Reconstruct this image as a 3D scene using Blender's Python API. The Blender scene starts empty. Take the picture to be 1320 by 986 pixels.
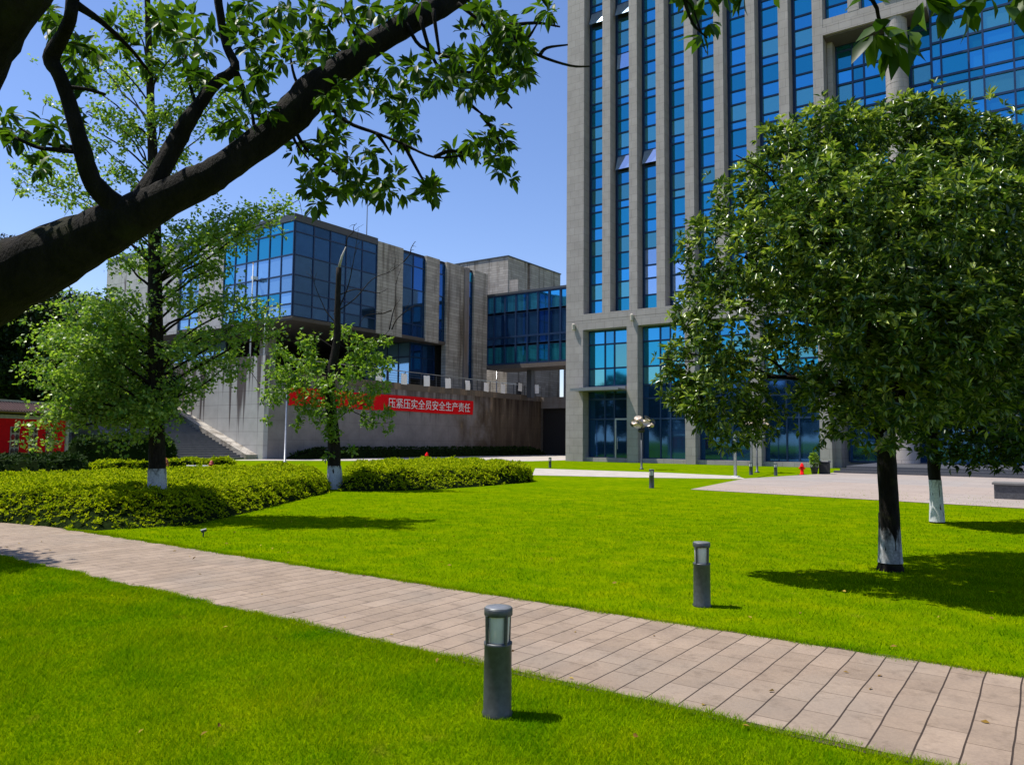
import bpy, math, random
import numpy as np
from math import radians, sin, cos, pi
from mathutils import Matrix, Vector, Euler
random.seed(7); RNG = np.random.default_rng(11)
C = bpy.context.scene.collection
SC = bpy.context.scene

# ------------------------------------------------------------------ camera
F = 985.0; H = 1.6
CAMROT = Matrix.Rotation(radians(35.2), 4, 'Z') @ Matrix.Rotation(pi/2 + radians(4.35), 4, 'X') @ Matrix.Rotation(radians(0.57), 4, 'Z')
cd = bpy.data.cameras.new('camera'); cam = bpy.data.objects.new('camera', cd); C.objects.link(cam)
cam.matrix_world = Matrix.Translation((0, 0, H)) @ CAMROT
cd.sensor_width = 36.0; cd.lens = F/1320*36; cd.clip_start = 0.05; cd.clip_end = 5000
SC.camera = cam

# ------------------------------------------------------------------ sky and sun
SUN = Vector((-0.898*cos(radians(64)), -0.44*cos(radians(64)), sin(radians(64)))).normalized()
W = bpy.data.worlds.new('World'); SC.world = W; W.use_nodes = True
nt = W.node_tree; bg = nt.nodes['Background']
sky = nt.nodes.new('ShaderNodeTexSky'); sky.sky_type = 'NISHITA'; sky.sun_disc = False
sky.sun_elevation = radians(64); sky.sun_rotation = math.atan2(SUN.x, SUN.y)
sky.air_density = 1.0; sky.dust_density = 0.3; sky.ozone_density = 3.0
hs = nt.nodes.new('ShaderNodeHueSaturation'); hs.inputs['Saturation'].default_value = 1.12; hs.inputs['Value'].default_value = 1.0
tint = nt.nodes.new('ShaderNodeMixRGB'); tint.blend_type = 'MULTIPLY'; tint.inputs[0].default_value = 1
tint.inputs[2].default_value = (1.05, 0.93, 1.02, 1)
nt.links.new(sky.outputs[0], hs.inputs['Color']); nt.links.new(hs.outputs[0], tint.inputs[1]); nt.links.new(tint.outputs[0], bg.inputs[0])
bg.inputs[1].default_value = 0.128
sl = bpy.data.lights.new('sun', 'SUN'); sl.energy = 4.8; sl.angle = radians(0.5); sl.color = (1, 0.95, 0.86)
so = bpy.data.objects.new('sun', sl); C.objects.link(so)
so.rotation_euler = SUN.to_track_quat('Z', 'Y').to_euler()
SC.view_settings.view_transform = 'Standard'; SC.view_settings.look = 'None'
SC.view_settings.gamma = 1; SC.view_settings.exposure = 0.45; SC.view_settings.use_curve_mapping = False
SC.cycles.max_bounces = 8; SC.cycles.transparent_max_bounces = 12

# ------------------------------------------------------------------ measuring: a sight line turned into a place in the world
R3 = np.array(CAMROT.to_3x3())
def ray(x, y): return R3 @ np.array([(x-660)/F, -(y-493)/F, -1.0])
def gz(x, y, z=0.0):
    r = ray(x, y); return np.array([0, 0, H]) + r*((z-H)/r[2])
def dep(x, y, d): return np.array([0, 0, H]) + ray(x, y)*d

# ------------------------------------------------------------------ materials
def newmat(name):
    m = bpy.data.materials.new(name); m.use_nodes = True
    return m, m.node_tree, m.node_tree.nodes['Principled BSDF']
def N(t, kind, **kw):
    n = t.nodes.new(kind)
    for k, v in kw.items():
        if k in n.inputs: n.inputs[k].default_value = v
        else: setattr(n, k, v)
    return n
def ramp(t, fac, stops):
    r = t.nodes.new('ShaderNodeValToRGB'); e = r.color_ramp.elements
    while len(e) < len(stops): e.new(0.5)
    for i, (p, c) in enumerate(stops):
        e[i].position = p; e[i].color = (*c, 1) if len(c) == 3 else c
    t.links.new(fac, r.inputs[0]); return r.outputs[0]
def mixc(t, kind, fac, a, b):
    n = t.nodes.new('ShaderNodeMixRGB'); n.blend_type = kind
    for i, v in ((0, fac), (1, a), (2, b)):
        if hasattr(v, 'is_linked'): t.links.new(v, n.inputs[i])
        elif i == 0: n.inputs[0].default_value = v
        else: n.inputs[i].default_value = (*v, 1)
    return n.outputs[0]
def coords(t, scale=(1, 1, 1), rot=(0, 0, 0), loc=(0, 0, 0)):
    g = t.nodes.new('ShaderNodeNewGeometry'); m = t.nodes.new('ShaderNodeMapping')
    m.inputs['Scale'].default_value = scale; m.inputs['Rotation'].default_value = rot; m.inputs['Location'].default_value = loc
    t.links.new(g.outputs['Position'], m.inputs[0]); return m.outputs[0]
def noise(t, vec, scale, detail=4, rough=0.55):
    n = N(t, 'ShaderNodeTexNoise', Scale=scale, Detail=detail, Roughness=rough)
    if vec is not None: t.links.new(vec, n.inputs['Vector'])
    return n.outputs['Fac']
def bump(t, b, h, strength=0.3, dist=0.02):
    n = N(t, 'ShaderNodeBump', Strength=strength, Distance=dist)
    t.links.new(h, n.inputs['Height']); t.links.new(n.outputs[0], b.inputs['Normal'])
def plain(name, col, rough=0.6, metal=0.0, var=0.15, scale=6, spec=0.5):
    m, t, b = newmat(name)
    n = noise(t, coords(t), scale)
    c = ramp(t, n, [(0.3, [v*(1-var) for v in col]), (0.7, [v*(1+var) for v in col])])
    t.links.new(c, b.inputs['Base Color'])
    b.inputs['Roughness'].default_value = rough; b.inputs['Metallic'].default_value = metal
    b.inputs['Specular IOR Level'].default_value = spec
    return m
def brick(t, vec, w, h, mortar=0.01, off=0.5, squash=1):
    n = N(t, 'ShaderNodeTexBrick'); n.offset = off
    n.inputs['Scale'].default_value = 1; n.inputs['Brick Width'].default_value = w; n.inputs['Row Height'].default_value = h
    n.inputs['Mortar Size'].default_value = mortar; n.inputs['Mortar Smooth'].default_value = 0.1
    n.inputs['Color1'].default_value = (0, 0, 0, 1); n.inputs['Color2'].default_value = (1, 1, 1, 1); n.inputs['Mortar'].default_value = (0.5, 0.5, 0.5, 1)
    t.links.new(vec, n.inputs['Vector']); return n
def wallvec(t):
    """panel coordinates on upright walls: run along the wall, height"""
    g = t.nodes.new('ShaderNodeNewGeometry'); s = t.nodes.new('ShaderNodeSeparateXYZ'); t.links.new(g.outputs['Position'], s.inputs[0])
    a = N(t, 'ShaderNodeMath', operation='ADD'); t.links.new(s.outputs[0], a.inputs[0]); t.links.new(s.outputs[1], a.inputs[1])
    c = t.nodes.new('ShaderNodeCombineXYZ'); t.links.new(a.outputs[0], c.inputs[0]); t.links.new(s.outputs[2], c.inputs[1])
    return c.outputs[0]
def streaks(t, sx=1.3, sz=0.12):
    g = coords(t, (sx, sx, sz)); return noise(t, g, 1.0, 6, 0.65)
def stone(name, col, w, h, mortar=0.012, stain=None, stain_lo=0.55, stain_hi=0.72, off=0.5, var=0.12, jd=0.55):
    m, t, b = newmat(name)
    br = brick(t, wallvec(t), w, h, mortar, off)
    n1 = noise(t, coords(t), 1.2, 5); n2 = noise(t, coords(t), 28, 3)
    c = ramp(t, br.outputs['Color'], [(0, [v*(1-var) for v in col]), (1, [v*(1+var*0.7) for v in col])])
    c = mixc(t, 'MULTIPLY', 0.5, c, ramp(t, n1, [(0.3, (0.72, 0.7, 0.68)), (0.7, (1.1, 1.1, 1.1))]))
    c = mixc(t, 'MULTIPLY', 0.35, c, ramp(t, n2, [(0.3, (0.75, 0.75, 0.75)), (0.7, (1.15, 1.15, 1.15))]))
    if stain:
        s = ramp(t, streaks(t), [(stain_lo, (0, 0, 0)), (stain_hi, (1, 1, 1))])
        c = mixc(t, 'MIX', s, c, stain)
    c = mixc(t, 'MULTIPLY', br.outputs['Fac'], c, (jd, jd, jd))
    t.links.new(c, b.inputs['Base Color']); b.inputs['Roughness'].default_value = 0.72
    bump(t, b, mixc(t, 'SUBTRACT', 0.8, n2, br.outputs['Fac']), 0.25, 0.01)
    return m
def glass(name, tint_, metal=0.85, rough=0.04, wob=0.012):
    m, t, b = newmat(name)
    g = t.nodes.new('ShaderNodeNewGeometry')
    c = ramp(t, g.outputs['Random Per Island'], [(0.0, [v*0.78 for v in tint_]), (0.5, tint_), (1.0, [min(1, v*1.15) for v in tint_])])
    t.links.new(c, b.inputs['Base Color'])
    b.inputs['Metallic'].default_value = metal; b.inputs['Roughness'].default_value = rough
    bump(t, b, noise(t, coords(t), 0.45, 1), wob*10, 0.02)
    return m
def leafmat(name, dark, light, trans=0.35, rough=0.4, spec=0.4, mid=None, patch=False):
    m, t, b = newmat(name)
    g = t.nodes.new('ShaderNodeNewGeometry')
    c = ramp(t, g.outputs['Random Per Island'], [(0.0, dark), (0.55, [(a+b_)/2 for a, b_ in zip(dark, light)]), (1.0, light)])
    if mid: c = ramp(t, g.outputs['Random Per Island'], [(0.0, dark), (0.58, mid), (0.8, [m_*.6+l_*.4 for m_, l_ in zip(mid, light)]), (1.0, light)])
    if patch:
        n1 = noise(t, coords(t), 1.1, 5, .6); n2 = noise(t, coords(t, loc=(13, 5, 0)), 3.7, 4, .65)
        c = mixc(t, 'MULTIPLY', .85, c, ramp(t, n1, [(.3, (.52, .82, .6)), (.48, (.95, 1, 1)), (.7, (1.26, 1.06, 1))]))
        c = mixc(t, 'MIX', ramp(t, n2, [(.60, (0, 0, 0)), (.74, (.5, .5, .5))]), c, (.30, .27, .02))
        n4 = noise(t, coords(t, (1, 1, 1), loc=(31, 7, 0)), 0.9, 3); c = mixc(t, 'MULTIPLY', ramp(t, n4, [(.60, (0, 0, 0)), (.70, (.8, .8, .8))]), c, (.42, .72, .6))
    t.links.new(c, b.inputs['Base Color']); b.inputs['Roughness'].default_value = rough; b.inputs['Specular IOR Level'].default_value = spec
    tr = N(t, 'ShaderNodeBsdfTranslucent'); 
    t.links.new(mixc(t, 'MULTIPLY', 1.0, c, (1.25, 1.35, 0.5)), tr.inputs[0])
    mx = N(t, 'ShaderNodeMixShader'); mx.inputs[0].default_value = trans
    t.links.new(b.outputs[0], mx.inputs[1]); t.links.new(tr.outputs[0], mx.inputs[2])
    t.links.new(mx.outputs[0], t.nodes['Material Output'].inputs[0])
    return m
def bark(name, a, b_, moss=None):
    m, t, b = newmat(name)
    n = noise(t, coords(t, (1, 1, 0.35)), 22, 6, 0.7)
    c = ramp(t, n, [(0.35, a), (0.65, b_)])
    if moss:
        c = mixc(t, 'MIX', ramp(t, noise(t, coords(t), 5, 4), [(0.56, (0, 0, 0)), (0.7, (1, 1, 1))]), c, moss)
    t.links.new(c, b.inputs['Base Color']); b.inputs['Roughness'].default_value = 0.9; b.inputs['Specular IOR Level'].default_value = 0.2
    bump(t, b, n, 0.9, 0.03)
    return m

M = {}
M['tower_stone'] = stone('tower_stone', (0.335, 0.305, 0.29), 0.8, 0.62, 0.012, stain=(0.3, 0.28, 0.27), stain_lo=0.6, stain_hi=0.8, var=0.06, jd=0.6)
M['block_stone'] = stone('block_stone', (0.42, 0.385, 0.335), 2.0, 0.32, 0.02, stain=(0.12, 0.095, 0.07), stain_lo=0.5, stain_hi=0.68, off=0.35, var=0.2)
M['terrace_stone'] = stone('terrace_stone', (0.46, 0.45, 0.44), 3.0, 1.0, 0.022, stain=(0.075, 0.05, 0.05), stain_lo=0.60, stain_hi=0.66, off=0.0, var=0.06)
def streak_wall():
    m, t, b = newmat('streaked_panels')
    br = brick(t, wallvec(t), 2.6, 1.05, 0.014, 0.0); g = t.nodes.new('ShaderNodeNewGeometry'); s = t.nodes.new('ShaderNodeSeparateXYZ'); t.links.new(g.outputs['Position'], s.inputs[0])
    n1 = noise(t, coords(t), 1.2, 5); c = ramp(t, n1, [(.3, (.38, .375, .37)), (.7, (.46, .455, .45))])
    st = noise(t, coords(t, (2.6, 2.6, .045)), 1.0, 2, .5); e = noise(t, coords(t, (2, 2, .3), loc=(5, 5, 5)), 1.0, 3)
    zz = N(t, 'ShaderNodeMapRange'); zz.inputs[1].default_value = 1.0; zz.inputs[2].default_value = 8.0; zz.inputs[3].default_value = -.20; zz.inputs[4].default_value = .11; t.links.new(s.outputs[2], zz.inputs[0])
    a1 = N(t, 'ShaderNodeMath', operation='ADD'); t.links.new(st, a1.inputs[0]); t.links.new(zz.outputs[0], a1.inputs[1])
    c = mixc(t, 'MIX', ramp(t, a1.outputs[0], [(.52, (0, 0, 0)), (.60, (.92, .92, .92))]), c, (.06, .042, .042))
    c = mixc(t, 'MULTIPLY', br.outputs['Fac'], c, (.5, .48, .48)); t.links.new(c, b.inputs['Base Color']); b.inputs['Roughness'].default_value = .75
    return m
M['streaked'] = streak_wall()
M['concrete_wall'] = stone('concrete_wall', (0.235, 0.21, 0.20), 2.4, 1.5, 0.015, stain=(0.17, 0.12, 0.08), stain_lo=0.5, stain_hi=0.7, off=0.5, var=0.08, jd=0.75)
def retaining_mat():
    m, t, b = newmat('weathered_wall')
    g = t.nodes.new('ShaderNodeNewGeometry'); s = t.nodes.new('ShaderNodeSeparateXYZ'); t.links.new(g.outputs['Position'], s.inputs[0])
    br = brick(t, wallvec(t), 2.4, 1.5, .014, .5); n1 = noise(t, coords(t), .8, 6, .65)
    c = ramp(t, n1, [(.3, (.185, .165, .158)), (.7, (.27, .245, .235))])
    mr = N(t, 'ShaderNodeMapRange'); mr.inputs[1].default_value = 56; mr.inputs[2].default_value = 70; mr.inputs[3].default_value = -.25; mr.inputs[4].default_value = .42; t.links.new(s.outputs[1], mr.inputs[0])
    ad = N(t, 'ShaderNodeMath', operation='ADD'); t.links.new(mr.outputs[0], ad.inputs[0]); t.links.new(noise(t, coords(t, (1, .35, .3)), 1.2, 5, .6), ad.inputs[1])
    br2 = ramp(t, noise(t, coords(t, (1, .5, .12)), 1.6, 5, .65), [(.40, (.085, .062, .044)), (.58, (.13, .10, .07)), (.68, (.30, .21, .13))])
    c = mixc(t, 'MIX', ramp(t, ad.outputs[0], [(.42, (0, 0, 0)), (.68, (1, 1, 1))]), c, br2)
    st = noise(t, coords(t, (2, 2, .09)), 1, 4, .6); zz = N(t, 'ShaderNodeMapRange'); zz.inputs[1].default_value = 2; zz.inputs[2].default_value = 6.3; zz.inputs[3].default_value = -.2; zz.inputs[4].default_value = .13; t.links.new(s.outputs[2], zz.inputs[0])
    a2 = N(t, 'ShaderNodeMath', operation='ADD'); t.links.new(st, a2.inputs[0]); t.links.new(zz.outputs[0], a2.inputs[1])
    c = mixc(t, 'MULTIPLY', ramp(t, a2.outputs[0], [(.5, (0, 0, 0)), (.66, (.9, .9, .9))]), c, (.42, .37, .34))
    c = mixc(t, 'MULTIPLY', br.outputs['Fac'], c, (.72, .7, .7)); t.links.new(c, b.inputs['Base Color']); b.inputs['Roughness'].default_value = .85; b.inputs['Specular IOR Level'].default_value = .2
    return m
M['weathered'] = retaining_mat()
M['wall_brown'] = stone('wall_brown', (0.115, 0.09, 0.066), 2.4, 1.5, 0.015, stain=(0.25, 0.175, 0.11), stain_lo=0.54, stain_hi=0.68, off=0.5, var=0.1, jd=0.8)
M['step_stone'] = plain('step_stone', (0.14, 0.135, 0.13), 0.8, scale=3)
M['dark_granite'] = plain('dark_granite', (0.07, 0.072, 0.08), 0.5, scale=20, var=0.3)
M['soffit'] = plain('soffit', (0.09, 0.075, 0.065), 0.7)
M['dark_room'] = plain('dark_room', (0.02, 0.018, 0.018), 0.9)
M['frame'] = plain('frame', (0.012, 0.038, 0.10), 0.4, 0.3)
M['glass_mid'] = glass('glass_mid', (0.03, 0.31, 0.45))
M['glass_bright'] = glass('glass_bright', (0.055, 0.37, 0.64))
M['glass_teal'] = glass('glass_teal', (0.13, 0.42, 0.46))
M['glass_pale'] = glass('glass_pale', (0.42, 0.58, 0.80))
M['glass_sky'] = glass('glass_sky', (0.22, 0.42, 0.66), 0.6)  # pale blue base colour stands in for reflected sky
M['glass_deep'] = glass('glass_deep', (0.05, 0.13, 0.26))
M['glass_low'] = glass('glass_low', (0.03, 0.11, 0.28), metal=0.8)
M['metal_grey'] = plain('metal_grey', (0.075, 0.082, 0.09), 0.45, 0.4, scale=30, var=0.2)
M['metal_cap'] = plain('metal_cap', (0.20, 0.21, 0.22), 0.4, 0.3, scale=30)
M['steel'] = plain('steel', (0.45, 0.45, 0.45), 0.35, 0.8)
M['lens'] = plain('lens', (0.62, 0.62, 0.55), 0.35)
M['white_paint'] = plain('white_paint', (0.78, 0.78, 0.76), 0.5)
M['paper'] = plain('paper', (0.9, 0.88, 0.86), 0.8, var=0.05)
M['red'] = plain('red', (0.70, 0.006, 0.010), 0.8, var=0.1, spec=0.1)
M['red_dark'] = plain('red_dark', (0.35, 0.02, 0.015), 0.55)
M['gold'] = plain('gold', (0.55, 0.30, 0.04), 0.6)
M['rust'] = plain('rust', (0.30, 0.09, 0.03), 0.8, var=0.4, scale=15)
M['poster'] = plain('poster', (0.45, 0.36, 0.25), 0.7, var=.3, scale=12)
M['bronze'] = plain('bronze', (0.10, 0.06, 0.03), 0.7, var=.4)
M['black'] = plain('black', (0.012, 0.012, 0.012), 0.6)
M['tile'] = plain('tile', (0.16, 0.09, 0.075), 0.7, var=0.3, scale=25)
M['beige'] = plain('beige', (0.42, 0.38, 0.32), 0.8)
M['copper'] = plain('copper', (0.55, 0.45, 0.36), 0.5, 0.25, var=0.3, scale=8)
M['whitewash'] = plain('whitewash', (0.62, 0.63, 0.64), 0.9, var=0.35, scale=9)
def paint_mat(lo, hi):
    m, t, b = newmat('flaking_paint')
    tc_ = t.nodes.new('ShaderNodeTexCoord'); sp = t.nodes.new('ShaderNodeSeparateXYZ'); t.links.new(tc_.outputs['Generated'], sp.inputs[0])
    n = noise(t, coords(t, (1, 1, .5)), 9, 5, .7); mm = N(t, 'ShaderNodeMath', operation='MULTIPLY_ADD'); mm.inputs[1].default_value = .38
    t.links.new(sp.outputs[2], mm.inputs[0]); t.links.new(n, mm.inputs[2])
    k = ramp(t, mm.outputs[0], [(lo, (0, 0, 0)), (hi, (1, 1, 1))])
    w = ramp(t, noise(t, coords(t), 40, 3), [(.3, (.38, .40, .42)), (.7, (.62, .63, .64))])
    c = mixc(t, 'MIX', k, w, (0.018, 0.014, 0.011)); t.links.new(c, b.inputs['Base Color']); b.inputs['Roughness'].default_value = .9; bump(t, b, n, .5, .02)
    return m
M['paint_worn'] = paint_mat(.36, .80); M['paint_good'] = paint_mat(.80, 1.15)
M['bark_dark'] = bark('bark_dark', (0.003, 0.0025, 0.002), (0.013, 0.010, 0.0075), (0.02, 0.021, 0.005))
M['bark_brown'] = bark('bark_brown', (0.007, 0.005, 0.004), (0.03, 0.023, 0.018))
M['leaf_near'] = leafmat('leaf_near', (0.014, 0.046, 0.006), (0.085, 0.155, 0.012), 0.48, 0.45, 0.3)
M['leaf_round'] = leafmat('leaf_round', (0.018, 0.055, 0.008), (0.30, 0.38, 0.09), 0.2, 0.3, 0.5, (0.06, 0.125, 0.017))
M['leaf_sunlit'] = leafmat('leaf_sunlit', (0.13, 0.22, 0.02), (0.44, 0.50, 0.13), 0.3, 0.34, 0.5)  # lighter copy of the round tree's leaf, sunlight put into its colour
M['leaf_shade'] = leafmat('leaf_shade', (0.012, 0.035, 0.008), (0.04, 0.085, 0.014), 0.25)
M['leaf_fan'] = leafmat('leaf_fan', (0.08, 0.19, 0.02), (0.34, 0.44, 0.09), 0.45)
M['leaf_mid'] = leafmat('leaf_mid', (0.09, 0.20, 0.02), (0.30, 0.41, 0.06), 0.42)
M['leaf_back'] = leafmat('leaf_back', (0.006, 0.016, 0.005), (0.022, 0.048, 0.010), 0.15, 0.6, 0.2)
M['leaf_hedge'] = leafmat('leaf_hedge', (0.085, 0.165, 0.002), (0.53, 0.57, 0.008), 0.3, 0.7, 0.03)
M['leaf_box'] = leafmat('leaf_box', (0.008, 0.024, 0.005), (0.032, 0.062, 0.010), 0.15, 0.7, 0.08)
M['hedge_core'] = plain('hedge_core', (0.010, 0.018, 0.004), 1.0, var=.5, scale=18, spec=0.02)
M['grass_blade'] = leafmat('grass_blade', (0.105, 0.225, 0.0005), (0.31, 0.39, 0.001), 0.3, 0.8, 0.0, None, True)

def lawn_mat():
    m, t, b = newmat('lawn')
    v = coords(t)
    n1 = noise(t, v, 0.35, 4); n2 = noise(t, v, 2.2, 5, 0.6); n3 = noise(t, v, 60, 4, 0.7); n4 = noise(t, coords(t, (1, 1, 1), loc=(31, 7, 0)), 0.9, 3)
    c = ramp(t, n2, [(0.3, (0.08, 0.155, 0.0004)), (0.52, (0.13, 0.205, 0.0005)), (0.75, (0.19, 0.24, 0.0008))])
    c = mixc(t, 'MULTIPLY', 0.7, c, ramp(t, n1, [(0.35, (0.75, 0.86, 0.8)), (0.65, (1.2, 1.08, 1.0))]))
    c = mixc(t, 'MIX', ramp(t, n4, [(0.66, (0, 0, 0)), (0.76, (0.6, 0.6, 0.6))]), c, (0.06, 0.13, 0.001))
    n6 = noise(t, coords(t, loc=(13, 5, 0)), 3.7, 4, .65); c = mixc(t, 'MIX', ramp(t, n6, [(.60, (0, 0, 0)), (.74, (.4, .4, .4))]), c, (.22, .20, .015))
    c = mixc(t, 'MULTIPLY', 0.8, c, ramp(t, n3, [(0.3, (0.5, 0.58, 0.5)), (0.7, (1.35, 1.3, 1.2))]))
    t.links.new(c, b.inputs['Base Color']); b.inputs['Roughness'].default_value = 1; b.inputs['Specular IOR Level'].default_value = 0.0
    bump(t, b, n3, 0.6, 0.03)
    return m
M['lawn'] = lawn_mat()
def slab_mat():
    m, t, b = newmat('paving_slabs')
    g = t.nodes.new('ShaderNodeNewGeometry'); s = t.nodes.new('ShaderNodeSeparateXYZ'); t.links.new(g.outputs['Position'], s.inputs[0])
    wob = noise(t, coords(t), 1.5, 2)
    wa = N(t, 'ShaderNodeMath', operation='MULTIPLY_ADD'); wa.inputs[1].default_value = 0.02; t.links.new(wob, wa.inputs[0]); t.links.new(s.outputs[0], wa.inputs[2])
    c3 = t.nodes.new('ShaderNodeCombineXYZ'); t.links.new(s.outputs[1], c3.inputs[0]); t.links.new(wa.outputs[0], c3.inputs[1])
    br = brick(t, c3.outputs[0], 0.42, 0.2125, 0.0045, 0.37)
    deep = brick(t, c3.outputs[0], 50, 0.2125, 0.0055, 0)
    n1 = noise(t, coords(t), 2.5, 5); n2 = noise(t, coords(t), 55, 4, 0.7); n3 = noise(t, coords(t, loc=(9, 3, 0)), 0.7, 3)
    c = ramp(t, br.outputs['Color'], [(0, (0.245, 0.184, 0.132)), (0.5, (0.275, 0.208, 0.151)), (1, (0.305, 0.233, 0.172))])
    c = mixc(t, 'MULTIPLY', 0.8, c, ramp(t, n1, [(0.3, (0.82, 0.8, 0.8)), (0.7, (1.1, 1.08, 1.06))]))
    c = mixc(t, 'MULTIPLY', 0.5, c, ramp(t, n2, [(0.3, (0.7, 0.7, 0.7)), (0.7, (1.2, 1.2, 1.2))]))
    c = mixc(t, 'MIX', ramp(t, n3, [(0.5, (0, 0, 0)), (0.8, (0.55, 0.55, 0.55))]), c, (0.20, 0.175, 0.145))
    c = mixc(t, 'MULTIPLY', br.outputs['Fac'], c, (0.5, 0.46, 0.42))
    n5 = noise(t, coords(t, (1, 1, 1), loc=(2, 8, 0)), 6, 5, .7); c = mixc(t, 'MULTIPLY', ramp(t, n5, [(.52, (0, 0, 0)), (.72, (.8, .8, .8))]), c, (.62, .6, .58))
    c = mixc(t, 'MULTIPLY', deep.outputs['Fac'], c, (0.22, 0.18, 0.15))
    t.links.new(c, b.inputs['Base Color']); b.inputs['Roughness'].default_value = 0.85
    bump(t, b, mixc(t, 'SUBTRACT', 1.0, n2, br.outputs['Fac']), 0.35, 0.008)
    return m
M['slabs'] = slab_mat()
def plaza_mat():
    m, t, b = newmat('plaza_paving')
    v = coords(t, rot=(0, 0, radians(0)))
    br = brick(t, v, 1.2, 0.6, 0.01, 0.5); big = brick(t, coords(t, loc=(3, 1, 0)), 9, 5, 0.0, 0.5)
    n1 = noise(t, v, 0.5, 4)
    c = ramp(t, br.outputs['Color'], [(0, (0.265, 0.235, 0.22)), (1, (0.31, 0.275, 0.255))])
    c = mixc(t, 'MIX', mixc(t, 'MULTIPLY', 1.0, big.outputs['Color'], (0.7, 0.7, 0.7)), c, (0.36, 0.275, 0.22))
    c = mixc(t, 'MULTIPLY', 0.5, c, ramp(t, n1, [(0.3, (0.8, 0.8, 0.8)), (0.7, (1.1, 1.1, 1.1))]))
    c = mixc(t, 'MULTIPLY', br.outputs['Fac'], c, (0.7, 0.7, 0.7))
    t.links.new(c, b.inputs['Base Color']); b.inputs['Roughness'].default_value = 0.85
    return m
M['plaza'] = plaza_mat()
M['pale_path'] = plain('pale_path', (0.40, 0.36, 0.32), 0.85, scale=1.5)
M['soil'] = plain('soil', (0.06, 0.04, 0.022), 0.95, var=0.4, scale=30)

# ------------------------------------------------------------------ mesh helpers
def link(name, verts, faces, mats, parent=None, mi=None, smooth=False, off=None):
    me = bpy.data.meshes.new(name)
    if off is not None: verts = np.asarray(verts, float) - np.asarray(off, float)
    me.from_pydata([tuple(v) for v in verts], [], faces)
    for m in (mats if isinstance(mats, (list, tuple)) else [mats]): me.materials.append(m)
    if mi is not None: me.polygons.foreach_set('material_index', np.asarray(mi, np.int32))
    if smooth: me.polygons.foreach_set('use_smooth', np.ones(len(me.polygons), bool))
    me.update()
    o = bpy.data.objects.new(name, me); C.objects.link(o)
    if parent: o.parent = parent
    return o
class MB:
    def __init__(s): s.v = []; s.f = []; s.m = []
    def add(s, vs, fs, mi=0):
        k = len(s.v); s.v += [tuple(v) for v in vs]; s.f += [tuple(i+k for i in f) for f in fs]; s.m += [mi]*len(fs); return s
    def box(s, x0, x1, y0, y1, z0, z1, mi=0):
        x0, x1 = min(x0, x1), max(x0, x1); y0, y1 = min(y0, y1), max(y0, y1); z0, z1 = min(z0, z1), max(z0, z1)
        v = [(x0,y0,z0),(x1,y0,z0),(x1,y1,z0),(x0,y1,z0),(x0,y0,z1),(x1,y0,z1),(x1,y1,z1),(x0,y1,z1)]
        return s.add(v, [(0,3,2,1),(4,5,6,7),(0,1,5,4),(1,2,6,5),(2,3,7,6),(3,0,4,7)], mi)
    def bbox(s, x0, x1, y0, y1, z0, z1, b=0.02, mi=0):
        """box with chamfered upright and top edges"""
        def ringv(d, z): return [(x0+d,y0,z),(x1-d,y0,z),(x1,y0+d,z),(x1,y1-d,z),(x1-d,y1,z),(x0+d,y1,z),(x0,y1-d,z),(x0,y0+d,z)]
        def ring2(d, z): return [(x0+d,y0+d*.5,z),(x1-d,y0+d*.5,z),(x1-d*.5,y0+d,z),(x1-d*.5,y1-d,z),(x1-d,y1-d*.5,z),(x0+d,y1-d*.5,z),(x0+d*.5,y1-d,z),(x0+d*.5,y0+d,z)]
        v = ringv(b, z0)+ringv(b, z1-b)+ring2(b*1.3, z1)
        f = [tuple(reversed(range(8))), tuple(range(16, 24))]
        for r in (0, 8): f += [(r+i, r+(i+1) % 8, r+8+(i+1) % 8, r+8+i) for i in range(8)]
        return s.add(v, f, mi)
    def lathe(s, cx, cy, prof, n=20, mi=0, rot=0):
        v = []; f = []
        for r, z in prof: v += [(cx+r*cos(rot+2*pi*i/n), cy+r*sin(rot+2*pi*i/n), z) for i in range(n)]
        for k in range(len(prof)-1): f += [(k*n+i, k*n+(i+1) % n, (k+1)*n+(i+1) % n, (k+1)*n+i) for i in range(n)]
        f += [tuple(reversed(range(n))), tuple(range((len(prof)-1)*n, len(prof)*n))]
        return s.add(v, f, mi)
    def tube(s, pts, rad, n=8, mi=0, wob=0.0, cap=True):
        pts = [np.asarray(p, float) for p in pts]; v = []; f = []
        if not hasattr(rad, '__len__'): rad = [rad]*len(pts)
        up = np.array([0.13, 0.27, 0.95])
        a = None
        for i, p in enumerate(pts):
            d = pts[min(i+1, len(pts)-1)] - pts[max(i-1, 0)]; d = d/(np.linalg.norm(d)+1e-9)
            if a is None:
                a = np.cross(d, up)
                if np.linalg.norm(a) < 0.15: a = np.cross(d, [1, 0, 0])
            else: a = a - d*np.dot(a, d)
            a = a/(np.linalg.norm(a)+1e-9); b = np.cross(a, d)
            for k in range(n):
                w = 1 + (wob*random.uniform(-1, 1) if wob else 0)
                v.append(p + rad[i]*w*(a*cos(2*pi*k/n) + b*sin(2*pi*k/n)))
        for i in range(len(pts)-1): f += [(i*n+k, i*n+(k+1) % n, (i+1)*n+(k+1) % n, (i+1)*n+k) for k in range(n)]
        if cap: f += [tuple(reversed(range(n))), tuple(range((len(pts)-1)*n, len(pts)*n))]
        return s.add(v, f, mi)
    def build(s, name, mats, parent=None, off=None, smooth=False): return link(name, s.v, s.f, mats, parent, s.m, smooth, off)
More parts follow.
